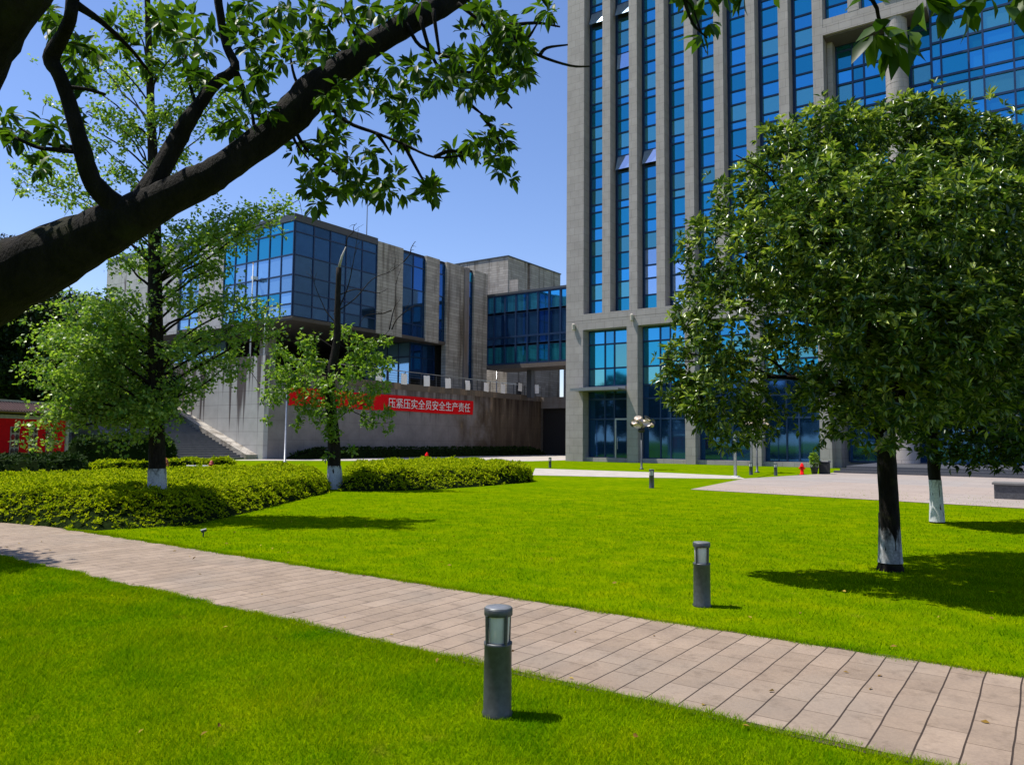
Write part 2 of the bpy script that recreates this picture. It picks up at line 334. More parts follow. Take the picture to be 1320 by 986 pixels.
def smoothpath(pts, k=5):
    pts = [np.asarray(p, float) for p in pts]; out = []
    P = [2*pts[0]-pts[1]] + pts + [2*pts[-1]-pts[-2]]
    for i in range(1, len(P)-2):
        for j in range(k):
            t = j/k; a, b, c, d = P[i-1], P[i], P[i+1], P[i+2]
            out.append(0.5*((2*b)+(c-a)*t+(2*a-5*b+4*c-d)*t*t+(-a+3*b-3*c+d)*t**3))
    out.append(pts[-1]); return out
def setp(o, label=None, cat=None, group=None, kind=None):
    if label: o['label'] = label
    if cat: o['category'] = cat
    if group: o['group'] = group
    if kind: o['kind'] = kind
    return o
def thing(name, label, cat, loc=(0, 0, 0), rz=0.0, group=None):
    o = bpy.data.objects.new(name, None); C.objects.link(o); o.empty_display_size = 0.2
    o.location = [float(v) for v in loc]; o.rotation_euler = (0, 0, rz)
    return setp(o, label, cat, group)
def copy_tree(o, parent=None):
    c = o.copy(); C.objects.link(c); c.parent = parent
    for ch in [x for x in ALLKIDS(o)]: copy_tree(ch, c)
    return c
def ALLKIDS(o): return [x for x in bpy.data.objects if x.parent == o]

# leaves: many small folded blades, each an island
def unit(a): return a/(np.linalg.norm(a, axis=1, keepdims=True)+1e-9)
def leaves(name, P, D, L, mat, parent, off, aspect=0.42, fold=0.18, fine=False, up=None):
    n = len(P); D = unit(D)
    U = RNG.normal(size=(n, 3))*0.45 + (np.array([0, 0, 1.0]) if up is None else up)
    S = unit(np.cross(D, U)); U = np.cross(S, D)
    L = (np.ones(n)*L*RNG.uniform(0.7, 1.2, n))[:, None]; Wd = L*aspect/2
    P = P - np.asarray(off, float)
    if not fine:
        V = np.stack([P, P+D*L*0.48+S*Wd+U*L*fold*.5, P+D*L-U*L*fold*.6, P+D*L*0.48-S*Wd+U*L*fold*.5], 1).reshape(-1, 3)
        q = np.array([[0, 2, 1], [0, 3, 2]]); k = 4
    else:
        def pt(a, s, u): return P+D*L*a+S*Wd*s+U*L*u
        V = np.stack([pt(0,0,0), pt(.28,.82,.05), pt(.62,.9,.03), pt(1,0,-.14), pt(.62,-.9,.03), pt(.28,-.82,.05), pt(.3,0,0.0), pt(.64,0,-.03)], 1).reshape(-1, 3)
        q = None; k = 8
        quads = np.array([[0, 6, 1, 1], [1, 6, 7, 2], [2, 7, 3, 3], [0, 5, 6, 6], [5, 4, 7, 6], [4, 3, 7, 7]])
    me = bpy.data.meshes.new(name)
    base = (np.arange(n)*k)[:, None, None]
    if q is not None:
        idx = (q[None]+base).reshape(-1); nf = n*2; tot = np.full(nf, 3, np.int32); st = np.arange(nf, dtype=np.int32)*3
    else:
        tri = [[0,6,1],[1,6,2],[6,7,2],[2,7,3],[0,5,6],[5,4,6],[4,7,6],[4,3,7]]
        idx = (np.array(tri)[None]+base).reshape(-1); nf = n*8; tot = np.full(nf, 3, np.int32); st = np.arange(nf, dtype=np.int32)*3
    me.vertices.add(len(V)); me.vertices.foreach_set('co', V.astype(np.float32).reshape(-1))
    me.loops.add(len(idx)); me.loops.foreach_set('vertex_index', idx.astype(np.int32))
    me.polygons.add(nf); me.polygons.foreach_set('loop_start', st); me.polygons.foreach_set('loop_total', tot)
    if fine: me.polygons.foreach_set('use_smooth', np.ones(nf, bool))
    me.materials.append(mat); me.update(calc_edges=True); me.validate()
    o = bpy.data.objects.new(name, me); C.objects.link(o)
    if parent: o.parent = parent
    return o
def whorls(centers, outdirs, per, spread=0.9, r=0.02):
    """rosettes of leaves that fan out around each twig tip"""
    n = len(centers); Cn = np.repeat(centers, per, 0); O = np.repeat(unit(outdirs), per, 0)
    D = unit(RNG.normal(size=(n*per, 3)))
    D = D - (D*O).sum(1, keepdims=True)*O; D = unit(D)*spread + O*RNG.uniform(0.05, 0.9, (n*per, 1))
    return Cn + D*r, D
def blob_points(blobs, density, shell=0.55, hollow=True):
    """points in a union of lumps; each lump (center, radii3). biased to the outside"""
    P = []; O = []
    for c, r in blobs:
        c = np.asarray(c, float); r = np.asarray(r, float)*np.ones(3)
        n = int(density*4*pi*(r.prod()**(2/3)))
        d = unit(RNG.normal(size=(n, 3))); q = RNG.uniform(shell, 1.0, n)**0.6 if hollow else RNG.uniform(0.1, 1, n)**0.5
        q = q*(1+0.13*np.sin(d[:, 0]*7+c[0]*3)*np.sin(d[:, 1]*6+c[1]*2)*np.sin(d[:, 2]*8+1))
        P.append(c+d*r*q[:, None]); O.append(d)
    return np.concatenate(P), np.concatenate(O)
def cull_inside(P, O, blobs, keep=0.25, s=0.72):
    inside = np.zeros(len(P), int)
    for c, r in blobs:
        q = (((P-np.asarray(c))/(np.asarray(r)*np.ones(3)))**2).sum(1)
        inside += (q < s*s)
    k = (inside == 0) | (RNG.random(len(P)) < keep)
    return P[k], O[k]

# ------------------------------------------------------------------ ground
def sheet(name, poly, z, mat, kind='structure', sub=None):
    o = link(name, [(p[0], p[1], z) for p in poly], [tuple(range(len(poly)))], mat); return setp(o, kind=kind)
sheet('lawn', [(-900, -900), (900, -900), (900, 1500), (-900, 1500)], 0.0, M['lawn'])
# footpath: straight run of slabs across the lawn, gently curving off on the left
pv = []; pf = []
xs = list(np.arange(6, -12, -1.0)) + list(np.arange(-12, -34, -0.8))
for x in xs:
    bend = 0.0 if x > -12 else -0.012*(x+12)**2*0.25
    pv += [(x, 4.48+bend, 0.008), (x, 6.46+bend*0.9, 0.008)]
pf = [(2*i+1, 2*i+3, 2*i+2, 2*i) for i in range(len(xs)-1)]
setp(link('footpath', pv, pf, M['slabs']), kind='structure')
ev = []; ef = []
for x in xs:
    bend = 0.0 if x > -12 else -0.012*(x+12)**2*0.25
    ev += [(x, 4.42+bend, 0.004), (x, 6.53+bend*0.9, 0.004)]
setp(link('soil_edge', ev, pf, M['soil']), kind='structure')
a = [gz(*p)[:2] for p in ((890, 631), (960, 617), (950, 613.5), (1045, 611))]
sheet('plaza', [(a[0][0], a[0][1]), (-0.6, 23.6), (12, 22), (40, 22), (40, 60), (-9.95, 60), (-9.95, 43.5), (a[1][0], a[1][1])], 0.012, M['plaza'])
sheet('side_path', [gz(*p)[:2] for p in ((686, 612.5), (820, 615.5), (962, 617.5), (948, 613.5), (860, 609.5), (690, 603.8))], 0.010, M['pale_path'])
sheet('wall_path', [(-48.9, 33.5), (-47.2, 33.5), (-33.6, 50.5), (-33.6, 76), (-48.9, 76)], 0.009, M['pale_path'])

# grass blades where the lawn is close enough to see them
def grass(n, x0, x1, y0, y1, hmin, hmax, wid, maxd):
    P = np.stack([RNG.uniform(x0, x1, n), RNG.uniform(y0, y1, n), np.zeros(n)], 1)
    d = np.hypot(P[:, 0], P[:, 1]); f = P @ np.array([-sin(radians(35.2)), cos(radians(35.2)), 0]); r = P @ np.array([cos(radians(35.2)), sin(radians(35.2)), 0])
    k = (f > 3.3) & (np.abs(r) < 0.75*f+0.3) & (RNG.random(n) < np.clip((6.5/d)**1.9, 0, 1)*np.clip((maxd-d)/(maxd*.6), 0, 1))
    return P[k], d[k]
def blades(name, P, d, hmin, hmax, wid):
    n = len(P); a = RNG.uniform(0, 2*pi, n); h = RNG.uniform(hmin, hmax, n)*(0.75+0.5*np.sin(P[:, 0]*1.7+np.sin(P[:, 1]*2.3)*2)**2)
    lean = RNG.uniform(0.2, 1.3, n); b = RNG.uniform(0, 2*pi, n); w = wid*np.clip(d/5, 1, 4)
    S = np.stack([np.cos(a)*w, np.sin(a)*w, np.zeros(n)], 1)
    T = P + np.stack([np.cos(b)*h*lean, np.sin(b)*h*lean, h], 1)
    V = np.stack([P-S, P+S, T], 1).reshape(-1, 3)
    me = bpy.data.meshes.new(name); me.vertices.add(3*n); me.vertices.foreach_set('co', V.astype(np.float32).reshape(-1))
    me.loops.add(3*n); me.loops.foreach_set('vertex_index', np.arange(3*n, dtype=np.int32))
    me.polygons.add(n); me.polygons.foreach_set('loop_start', np.arange(n, dtype=np.int32)*3); me.polygons.foreach_set('loop_total', np.full(n, 3, np.int32))
    me.materials.append(M['grass_blade']); me.update(calc_edges=True)
    o = bpy.data.objects.new(name, me); C.objects.link(o); return o
G1, d1 = grass(560000, -14, 3, 1.5, 4.43, 0, 0, 0, 26)
G2, d2 = grass(1500000, -18, 14, 6.52, 30, 0, 0, 0, 30)
def edge(n, y, sg, x0):
    x = RNG.uniform(x0, 1.5, n); wv = .030*np.sin(x*5.1)*np.sin(x*2.3+1)+.022*np.sin(x*13+np.sin(x*3))
    return np.stack([x, y+sg*(wv+RNG.normal(.035, .035, n)), np.zeros(n)], 1)
e1 = edge(34000, 4.48, -1, -13); e2 = edge(26000, 6.46, 1, -14)
GP = np.concatenate([G1, G2, e1, e2]); GD = np.hypot(GP[:, 0], GP[:, 1])
setp(blades('grass', GP, GD, 0.015, 0.040, 0.0022), 'short mown bright green grass beside the slab footpath', 'grass', kind='stuff')

# a scatter of dry fallen leaves
n = 110; x_ = RNG.uniform(-13, 2, n); y_ = RNG.uniform(2.2, 10, n)
P = np.stack([x_, y_, np.where((y_ > 4.45) & (y_ < 6.5), .014, .03)], 1); D_ = RNG.normal(size=(n, 3))*np.array([1, 1, .12])
M['leaf_dry'] = leafmat('leaf_dry', (0.14, 0.07, 0.015), (0.42, 0.30, 0.05), .1, .8, .1)
o = leaves('fallen_leaves', P, D_, .05, M['leaf_dry'], None, (0, 0, 0), .5, .15)
setp(o, 'scattered small dry fallen leaves on the lawn and the slab footpath', 'fallen leaves', kind='stuff')

# ------------------------------------------------------------------ office tower
TY = 53.68
tw = thing('office_tower', 'tall grey stone office tower with vertical blue glass window strips', 'building', (-32.45, TY, 0))
toff = (-32.45, TY, 0)
TOP = 62.0
piers_up = [(-32.45, -30.82)] + [(-29.1+2.36*i, -28.4+2.36*i) for i in range(7)]
piers_up.append((-12.62, -11.93))
piers_up = [(-32.45, -30.82), (-29.10, -28.38), (-26.70, -26.0), (-24.38, -23.68), (-22.03, -21.31), (-19.69, -18.98), (-17.30, -16.61), (-14.95, -14.25), (-12.62, -11.93)]
low = [(-32.45, -30.84), (-26.92, -26.0), (-22.14, -21.36), (-17.25, -16.55), (-12.66, -11.9)]
for i, (x0, x1) in enumerate(piers_up):
    MB().box(x0, x1, TY, TY+1.05, 11.9, TOP).build('pier', M['tower_stone'], tw, toff)
for x0, x1 in low:
    MB().box(x0, x1, TY-0.006, TY+1.05, 0, 10.62).build('pier', M['tower_stone'], tw, toff)
b = MB(); b.box(-32.45, -11.9, TY-0.003, TY+1.05, 10.62, 11.36); b.box(-32.45, -11.9, TY, TY+1.05, 11.385, 11.9); b.box(-32.40, -12, TY+0.05, TY+1.0, 11.36, 11.385)
b.build('beam', M['tower_stone'], tw, toff)
MB().box(-32.44, 16, 56.6, 80, 0, TOP-0.5).box(-32.44, -30.9, TY+1.05, 56.6, 0, TOP-0.6).box(-32.2, -12.0, TY+1.2, 56.6, 11.0, 11.7).build('core_wall', M['tower_stone'], tw, toff)
MB().box(-31, -12, TY+1.25, TY+1.3, 0, TOP-1).build('dark_backing', M['dark_room'], tw, toff)
def curtain(name, xs, zs, y, parent, off, pick, fw=0.035, fd=0.06, gl=None, vbar=None):
    """glazing of one opening: panes between the xs and zs lines, frame bars in front of them"""
    m = MB(); mats = [M['frame'], M['glass_mid'], M['glass_bright'], M['glass_teal'], M['glass_pale'], M['glass_low'], M['dark_room'], M['glass_sky'], M['glass_deep']]
    for i in range(len(xs)-1):
        for j in range(len(zs)-1):
            k = pick(i, j)
            if k is None: continue
            t1, t2 = random.uniform(-.006, .006), random.uniform(-.006, .006)
            m.add([(xs[i], y+t1, zs[j]), (xs[i+1], y-t1, zs[j]), (xs[i+1], y-t1+t2, zs[j+1]), (xs[i], y+t1+t2, zs[j+1])], [(0, 1, 2, 3)], k)
    for x in xs: m.box(x-fw, x+fw, y-fd, y+0.05, zs[0], zs[-1])
    for z in zs:
        for i in range(len(xs)-1): m.box(xs[i]+fw, xs[i+1]-fw, y-fd+0.01, y+0.05, z-fw*1.3, z+fw*1.3)
    return m.build(name, mats, parent, off)
zl = [11.98, 13.11, 14.44, 15.48, 16.81]
kinds = [1, 3, 2, 1]     # from 11.98 up
z = 16.81
while z < TOP-4.3:
    zl += [z+1.31, z+2.31, z+3.71, z+4.3]; kinds += [3, 2, 1, 2]; z += 4.3
kinds = kinds[:len(zl)-1]
zl2 = [11.98, 13.11, 14.44, 15.48, 16.81]; kinds2 = [3, 1, 2, 1]
z0 = 16.21; fl = 0
while z0 < TOP-5:      # each floor: narrow strip, teal spandrel, bright strip, opening window
    zl2 += [z0+4.3-2.98-0.01, z0+4.3-1.94, z0+4.3-0.64, z0+4.3]; z0 += 4.3
zl = [11.98, 13.11, 14.44, 15.48, 16.81]; kk = [1, 3, 2, 1]
base = 16.81
while base < TOP-5:
    # lines measured downward from the narrow strip's foot at base+3.71: window 1.34, bright 1.04, teal 1.29, narrow .64
    zl += [base+1.30, base+2.33, base+3.67, base+4.31]; kk += [3, 2, 1, 2]; base += 4.31
strip_obj = []
for i in range(8):
    x0 = piers_up[i][1]; x1 = piers_up[i+1][0]
    def pick(a_, j, i=i):
        k = kk[j]
        if random.random() < 0.12: k = random.choice([1, 2, 3])
        if i in (2, 3) and j < 4 and random.random() < 0.85: k = 4
        return k
    strip_obj.append(curtain('window', [x0+0.02, x0+.17, x1-0.02], zl, TY+1.0, tw, toff, lambda a_, j, pick=pick: 0 if a_ == 0 else pick(a_, j), 0.05, 0.07))
def sash(i, j, ang):
    """top-hung window pushed open at the bottom"""
    x0 = piers_up[i][1]+0.2; x1 = piers_up[i+1][0]-0.06; zb = zl[j]+.03; zt = zl[j+1]-.05; h = zt-zb
    m = MB(); dy = h*sin(ang); dz = h*(1-cos(ang)); y = TY+0.93
    v = [(x0, y-dy, zb+dz), (x1, y-dy, zb+dz), (x1, y, zt), (x0, y, zt)]
    v2 = [(p[0], p[1]+0.045, p[2]) for p in v]
    m.add(v+v2, [(0, 1, 2, 3)], 1); m.add(v+v2, [(7, 6, 5, 4), (0, 4, 5, 1), (1, 5, 6, 2), (3, 2, 6, 7), (0, 3, 7, 4)], 0)
    m.box(x0, x1, TY+0.96, TY+0.985, zb, zt, 2)
    m.build('open_sash', [M['frame'], M['glass_pale'], M['black']], strip_obj[i], toff)
def jfloor(k): return [j for j in range(len(zl)-1) if abs(zl[j+1]-(33.41+0.36+4.3*k)) < 1.2 and kk[j] == 1][0]
for i, k, an in ((0, 1, .4), (1, 1, .42), (1, 0, .1), (1, -2, .35), (2, -2, .38)):
    try: sash(i, jfloor(k), an)
    except IndexError: pass
# lower bays
def lowpick(i, j): return 5 if j < 3 else (2 if j > 4 else (1 if (i+j) % 3 else 3))
for k in range(4):
    x0, x1 = low[k][1]+.03, low[k+1][0]-.03
    w = x1-x0
    curtain('window', [x0, x0+w*.38, x0+w*.60, x1], [0.32, 3.4, 5.0, 6.05, 7.5, 9.46, 10.6], TY+1.0, tw, toff, lowpick, 0.05, 0.08)
    MB().box(x0-.03, x1+.03, TY+0.35, TY+1.1, 0, 0.32).build('sill', M['tower_stone'], tw, toff)
c_ = MB(); c_.box(-31.25, -27.0, TY-1.3, TY+0.9, 5.62, 5.74); c_.box(-31.25, -27.0, TY-1.33, TY-1.3, 5.58, 5.80); c_.box(-31.2, -27.05, TY-0.01, TY+0.9, 5.74, 5.95)
c_.build('canopy', M['metal_cap'], tw, toff)
d = MB(); d.box(-28.4, -28.28, TY+.84, TY+.93, .32, 3.45); d.box(-27.06, -26.94, TY+.84, TY+.93, .32, 3.45); d.box(-28.28, -27.06, TY+.84, TY+.93, 3.33, 3.45)
dr = d.build('door', M['steel'], tw, toff)
MB().box(-28.28, -27.06, TY+.88, TY+.90, .36, 3.33).build('pane', M['glass_low'], dr, toff)
MB().tube([(-28.15, TY+.8, 1.0), (-28.15, TY+.8, 1.9)], .02).box(-28.16, -28.14, TY+.8, TY+.88, 1.05, 1.09).box(-28.16, -28.14, TY+.8, TY+.88, 1.81, 1.85).build('handle', M['steel'], dr, toff)
for x, z in ((-31.65, 10.9), (-26.4, 11.25)):
    MB().lathe(x, TY-0.16, [(.04, z-.28), (.13, z-.22), (.15, z+.2), (.06, z+.3)], 10).box(x-.05, x+.05, TY-.08, TY-.008, z-.06, z+.06).build('wall_light', M['beige'], tw, toff)
# portal with the round column
pb = MB(); pb.box(-11.93, -5.6, TY, TY+1.9, 29.66, 30.2); pb.box(-11.93, -5.6, TY+.015, TY+1.9, 30.225, 30.78); pb.box(-11.9, -5.65, TY+.05, TY+1.85, 30.2, 30.225)
pb.build('beam', M['tower_stone'], tw, toff)
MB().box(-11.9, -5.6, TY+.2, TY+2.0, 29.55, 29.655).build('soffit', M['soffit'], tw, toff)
MB().box(-8.1, -6.75, TY-.05, TY+1.2, 30.79, TOP).build('pier', M['tower_stone'], tw, toff)
MB().box(-11.9, -11.55, TY+1.05, TY+2.1, 0, 29.6).build('jamb', M['tower_stone'], tw, toff)
colm = MB(); zz = 0.38; prof = []
while zz < 29.5: prof += [(.665, zz+.015), (.68, zz+.03), (.68, zz+1.15), (.665, zz+1.165)]; zz += 1.18
colm.lathe(-7.5, TY+.72, prof, 40).build('column', M['tower_stone'], tw, toff)
strip2 = [-11.9, -10.3]
curtain('window', strip2, [30.8]+[q for q in zl if q > 31.5], TY+1.0, tw, toff, lambda i, j: random.choice([1, 2, 2, 3]), .05, .07)
MB().box(-10.3, -9.6, TY+.004, TY+1.05, 30.79, TOP).build('pier', M['tower_stone'], tw, toff)
curtain('window', [-9.6, -8.1], [30.8]+[q for q in zl if q > 31.5], TY+1.0, tw, toff, lambda i, j: random.choice([1, 2, 2, 3]), .05, .07)
zp = [q for q in zl if 11 < q < 29.6]+[29.55]
zp = [6.0, 9.4]+zp
curtain('window', [-11.5, -10.45, -9.71, -8.1, -6.8, -5.62], zp, TY+2.0, tw, toff, lambda i, j: [1, 2, 3, 2][(j+i) % 4] if random.random() < .8 else 1, .055, .1)
curtain('window', [-5.55, -5.0, -3.47, -2.67, -1.07, -.27, 1.3, 2.1, 3.7, 4.5, 6.1], [6.0, 9.4]+[q for q in zl if q > 11], TY+1.5, tw, toff, lambda i, j: (3 if (j % 4 == 0) else (1 if random.random() < .4 else 2)), .055, .1)
MB().box(-5.6, 6.2, TY+1.6, 56.7, 5.9, TOP-1).build('glass_bay', M['frame'], tw, toff)
MB().box(6.2, 16, TY+.5, 56.7, 0.3, TOP-1).build('pier', M['tower_stone'], tw, toff)
curtain('window', [-11.4, -8.4, -5.4, -2.4, .6, 3.6, 6.1], [.4, 3.0, 5.9], TY+2.9, tw, toff, lambda i, j: 5, .06, .1)
MB().box(-11.4, 6.2, TY+2.0, TY+2.9, 5.9, 5.98).build('soffit', M['soffit'], tw, toff)
curtain('entrance_doors', [-4.2, -3.2, -2.2], [.4, 2.7], TY+2.75, tw, toff, lambda i, j: 5, .06, .05)
st = MB()
for i in range(3): st.box(-9.9+.25*i, 20, 44.9+.4*i, 60 if i == 2 else 44.9+.4*(i+1)+.02, 0, .13*(i+1)-.001*i)
st.build('entrance_steps', M['dark_granite'], tw, toff)

# ------------------------------------------------------------------ terrace, stairs, railing
WX, WY = -49.0, 36.7
te = thing('terrace', 'raised stone terrace with stained retaining walls in front of the glass block', 'terrace', (WX, WY, 0)); teo = (WX, WY, 0)
MB().box(-95, WX-.4, WY+.4, 110, 0, 6.5).build('deck', M['step_stone'], te, teo)
w = MB(); w.box(WX-.4, WX, WY+.41, 75.4, 0, 6.2)
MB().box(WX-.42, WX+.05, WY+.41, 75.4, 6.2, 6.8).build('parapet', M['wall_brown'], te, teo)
w.build('retaining_wall', M['weathered'], te, teo)
MB().box(-75, WX+.02, WY, WY+.41, 0, 7.95).build('end_wall', M['streaked'], te, teo)
MB().box(-49.4, -33.5, 76.5, 78.5, 0, 5.4).build('passage_wall', M['dark_room'], te, teo)
MB().box(-52, -30, 75.45, 77.5, 5.4, 6.7).build('passage_beam', M['concrete_wall'], te, teo)
MB().box(-60, -30, 77.5, 100, 5.5, 6.5).build('deck', M['step_stone'], te, teo)
sc_ = thing('staircase', 'broad stone staircase climbing beside the streaked terrace wall', 'stairs', (-49.8, 33, 0)); sco = (-49.8, 33, 0)
s_ = MB(); nst = 44
for i in range(nst): s_.box(-49.9-.46*i-.46, -49.9-.46*i, 27.5, 35.7, 0, .16*(i+1))
s_.box(-80, -49.9-.46*nst, 27.5, WY, 0, .16*nst)
s_.build('steps', M['step_stone'], sc_, sco)
k_ = MB(); xe = -49.9-.46*nst
k_.add([(-49.6, 35.7, 0), (-49.6, 36.69, 0), (-49.6, 36.69, .35), (-49.6, 35.7, .35), (xe, 35.7, 0), (xe, 36.69, 0), (xe, 36.69, 7.55), (xe, 35.7, 7.55)], [(0, 1, 2, 3), (7, 6, 5, 4), (3, 2, 6, 7), (0, 3, 7, 4), (1, 5, 6, 2)])
k_.build('balustrade', M['block_stone'], sc_, sco)
k_ = MB(); k_.add([(-49.6, 26.9, 0), (-49.6, 27.49, 0), (-49.6, 27.49, .5), (-49.6, 26.9, .5), (xe, 26.9, 0), (xe, 27.49, 0), (xe, 27.49, 7.5), (xe, 26.9, 7.5)], [(0, 1, 2, 3), (7, 6, 5, 4), (3, 2, 6, 7), (0, 3, 7, 4), (1, 5, 6, 2)])
k_.build('balustrade', M['concrete_wall'], sc_, sco)
ra = thing('railing', 'glazed metal railing along the top of the terrace wall', 'railing', (WX-.2, 50, 6.8)); rao = (WX-.2, 50, 6.8)
ys = list(np.arange(39, 75.5, 2.2))
for y in ys: MB().box(WX-.03, WX+.03, y-.03, y+.03, 6.8, 7.88).build('post', M['metal_grey'], ra, rao)
MB().box(WX-.05, WX+.05, 38.9, 75.3, 7.88, 7.94).build('handrail', M['steel'], ra, rao)
rl = MB()
for z in (6.98, 7.2, 7.42, 7.64): rl.box(WX-.015, WX+.015, 38.9, 75.3, z, z+.025)
rl.build('rails', M['metal_grey'], ra, rao)
pp = None
def onx(px_, py_, X): r = ray(px_, py_); return np.array([0, 0, H])+r*(X/r[0])
papers = [(489, 486, 'white paper sheet on the railing nearest the leafy pruned tree'), (521, 491, 'second white paper sheet on the railing, above the left end of the red banner'), (550, 493.5, 'third white paper sheet on the railing, above the middle of the red banner'), (577.5, 496.5, 'fourth white paper sheet on the railing, above the right half of the red banner'),
          (603, 499, 'fifth white paper sheet on the railing, curling above the right end of the red banner'), (627, 501.5, 'sixth white paper sheet on the railing, just right of the red banner'), (648.5, 503.5, 'seventh white paper sheet on the railing, right beside the terrace lamp post'), (670.5, 501.5, 'eighth white paper sheet on the railing, mounted a little higher than its neighbours'), (692, 504, 'last white paper sheet on the railing, at the end by the tower')]
for i, (a_, b_, lb) in enumerate(papers):
    p = onx(a_, b_-2.5, WX+.1); hw = random.uniform(.36, .44); hh = random.uniform(.44, .52)
    m = MB(); g = 4; v = []; X = WX+.1
    for j in range(g+1):
        for k in range(g+1):
            v.append((X+.03*sin(j*1.3+i)*(k/g)+.035*(1 if i == 4 else .3)*sin(k*1.1), p[1]+hw*(2*j/g-1), p[2]+hh*(2*k/g-1)))
    m.add(v, [(j*(g+1)+k, (j+1)*(g+1)+k, (j+1)*(g+1)+k+1, j*(g+1)+k+1) for j in range(g) for k in range(g)])
    m.add([(q[0]-.012, q[1], q[2]) for q in v], [(j*(g+1)+k, j*(g+1)+k+1, (j+1)*(g+1)+k+1, (j+1)*(g+1)+k) for j in range(g) for k in range(g)])
    tl = random.uniform(-.10, .10); v = [(q[0], p[1]+(q[1]-p[1])*cos(tl)-(q[2]-p[2])*sin(tl), p[2]+(q[1]-p[1])*sin(tl)+(q[2]-p[2])*cos(tl)) for q in v]
    m = MB(); m.add(v, [(j*(g+1)+k, (j+1)*(g+1)+k, (j+1)*(g+1)+k+1, j*(g+1)+k+1) for j in range(g) for k in range(g)])
    m.add([(q[0]-.012, q[1], q[2]) for q in v], [(j*(g+1)+k, j*(g+1)+k+1, (j+1)*(g+1)+k+1, (j+1)*(g+1)+k) for j in range(g) for k in range(g)])
    o = thing('paper_sheet', lb, 'paper sheet', p, group='white sheets hung along the terrace railing')
    m.build('sheet', M['paper'], o, p); MB().box(X-.02, X+.012, p[1]-.06, p[1]+.06, p[2]+hh-.02, p[2]+hh+.04).build('clip', M['metal_grey'], o, p)

# red banner with its slogan
bn = thing('banner', 'long red cloth banner with white Chinese lettering on the terrace wall', 'banner', (WX+.09, 50.5, 4.2)); bno = (WX+.09, 50.5, 4.2)
m = MB(); nn = 40; v = []
for i in range(nn+1):
    y = 38.9+(62.4-38.9)*i/nn
    for k in range(5): v.append((WX+.09+.025*sin(i*.9+k)+.02*sin(k*2+i*.4), y, 4.2+1.42*k/4+.03*sin(i*.35)))
m.add(v, [(i*5+k, (i+1)*5+k, (i+1)*5+k+1, i*5+k+1) for i in range(nn) for k in range(4)])
m.build('cloth', M['red'], bn, bno, True)
tc = bpy.data.curves.new('lettering', 'FONT'); tc.body = '压紧压实全员安全生产责任'; tc.size = 1.0; tc.extrude = 0.01; tc.offset = 0.0
to = bpy.data.objects.new('lettering_curve', tc); C.objects.link(to); bpy.context.view_layer.update()
me = bpy.data.meshes.new_from_object(to.evaluated_get(bpy.context.evaluated_depsgraph_get())); bpy.data.objects.remove(to)
co = np.empty(len(me.vertices)*3); me.vertices.foreach_get('co', co); co = co.reshape(-1, 3)
print('TEXT', len(co), co.min(0) if len(co) else None, co.max(0) if len(co) else None)
lo, hi = co.min(0), co.max(0)
yy = 49.9+(co[:, 0]-lo[0])/(hi[0]-lo[0])*11.9; zz_ = 4.46+(co[:, 1]-lo[1])/(hi[1]-lo[1])*.92
co = np.stack([co[:, 2]*1.0+WX+.155, yy, zz_], 1)-np.array(bno)
me.vertices.foreach_set('co', co.reshape(-1)); me.materials.clear(); me.materials.append(M['white_paint']); me.update()
lo_ = bpy.data.objects.new('lettering', me); C.objects.link(lo_); lo_.parent = bn

# ------------------------------------------------------------------ low glass and stone block on the terrace
BX, BY, BZ0, BZ1 = -52.7, 42.0, 11.85, 20.85
bl = thing('glass_office_block', 'low office block with glazed corner, stone panels and overhanging upper storeys', 'building', (BX, BY, 6.5)); blo = (BX, BY, 6.5)
MB().box(-84, BX-.25, BY+.25, 69.4, BZ0+.02, BZ1-.1).build('core_wall', M['dark_room'], bl, blo)
rf = MB(); rf.box(-84, BX+.12, BY-.12, 51.83, BZ1-.5, BZ1+.12); rf.box(-84, BX-.3, 51.83, 69.4, BZ1-.4, BZ1-.12)
rf.build('roof', M['metal_grey'], bl, blo)
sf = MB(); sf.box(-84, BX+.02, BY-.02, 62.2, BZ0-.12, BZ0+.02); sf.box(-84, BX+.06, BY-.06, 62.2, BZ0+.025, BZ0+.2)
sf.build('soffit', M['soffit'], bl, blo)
zb = [BZ0+.2, 13.11, 14.18, 15.66, 17.41, 19.43, BZ1-.5]
mats6 = [M['frame'], M['glass_mid'], M['glass_bright'], M['glass_teal'], M['glass_pale'], M['glass_low'], M['dark_room'], M['glass_sky'], M['glass_deep']]
def curtain_y(name, ys_, zs, x, parent, off, pick, fw=.05, fd=.07):
    m = MB()
    for i in range(len(ys_)-1):
        for j in range(len(zs)-1):
            t1, t2 = random.uniform(-.012, .012), random.uniform(-.012, .012)
            m.add([(x+t1, ys_[i], zs[j]), (x-t1, ys_[i+1], zs[j]), (x-t1+t2, ys_[i+1], zs[j+1]), (x+t1+t2, ys_[i], zs[j+1])], [(0, 1, 2, 3)], pick(i, j))
    for y in ys_: m.box(x-.05, x+fd, y-fw, y+fw, zs[0], zs[-1])
    for z in zs:
        for i in range(len(ys_)-1): m.box(x-.05, x+fd-.01, ys_[i]+fw, ys_[i+1]-fw, z-fw, z+fw)
    return m.build(name, mats6, parent, off)
curtain_y('corner_glazing', [BY+.05, 44.1, 46.0, 47.9, 49.9, 51.8], zb, BX, bl, blo, lambda i, j: 8 if j < 4 else 5)
curtain('corner_glazing', [-62.6, -60.95, -59.3, -57.65, -56.0, -54.35, BX-.05], zb, BY, bl, blo, lambda i, j: (7 if random.random() < .8 else 1) if j < 4 else 1, .05, .07)
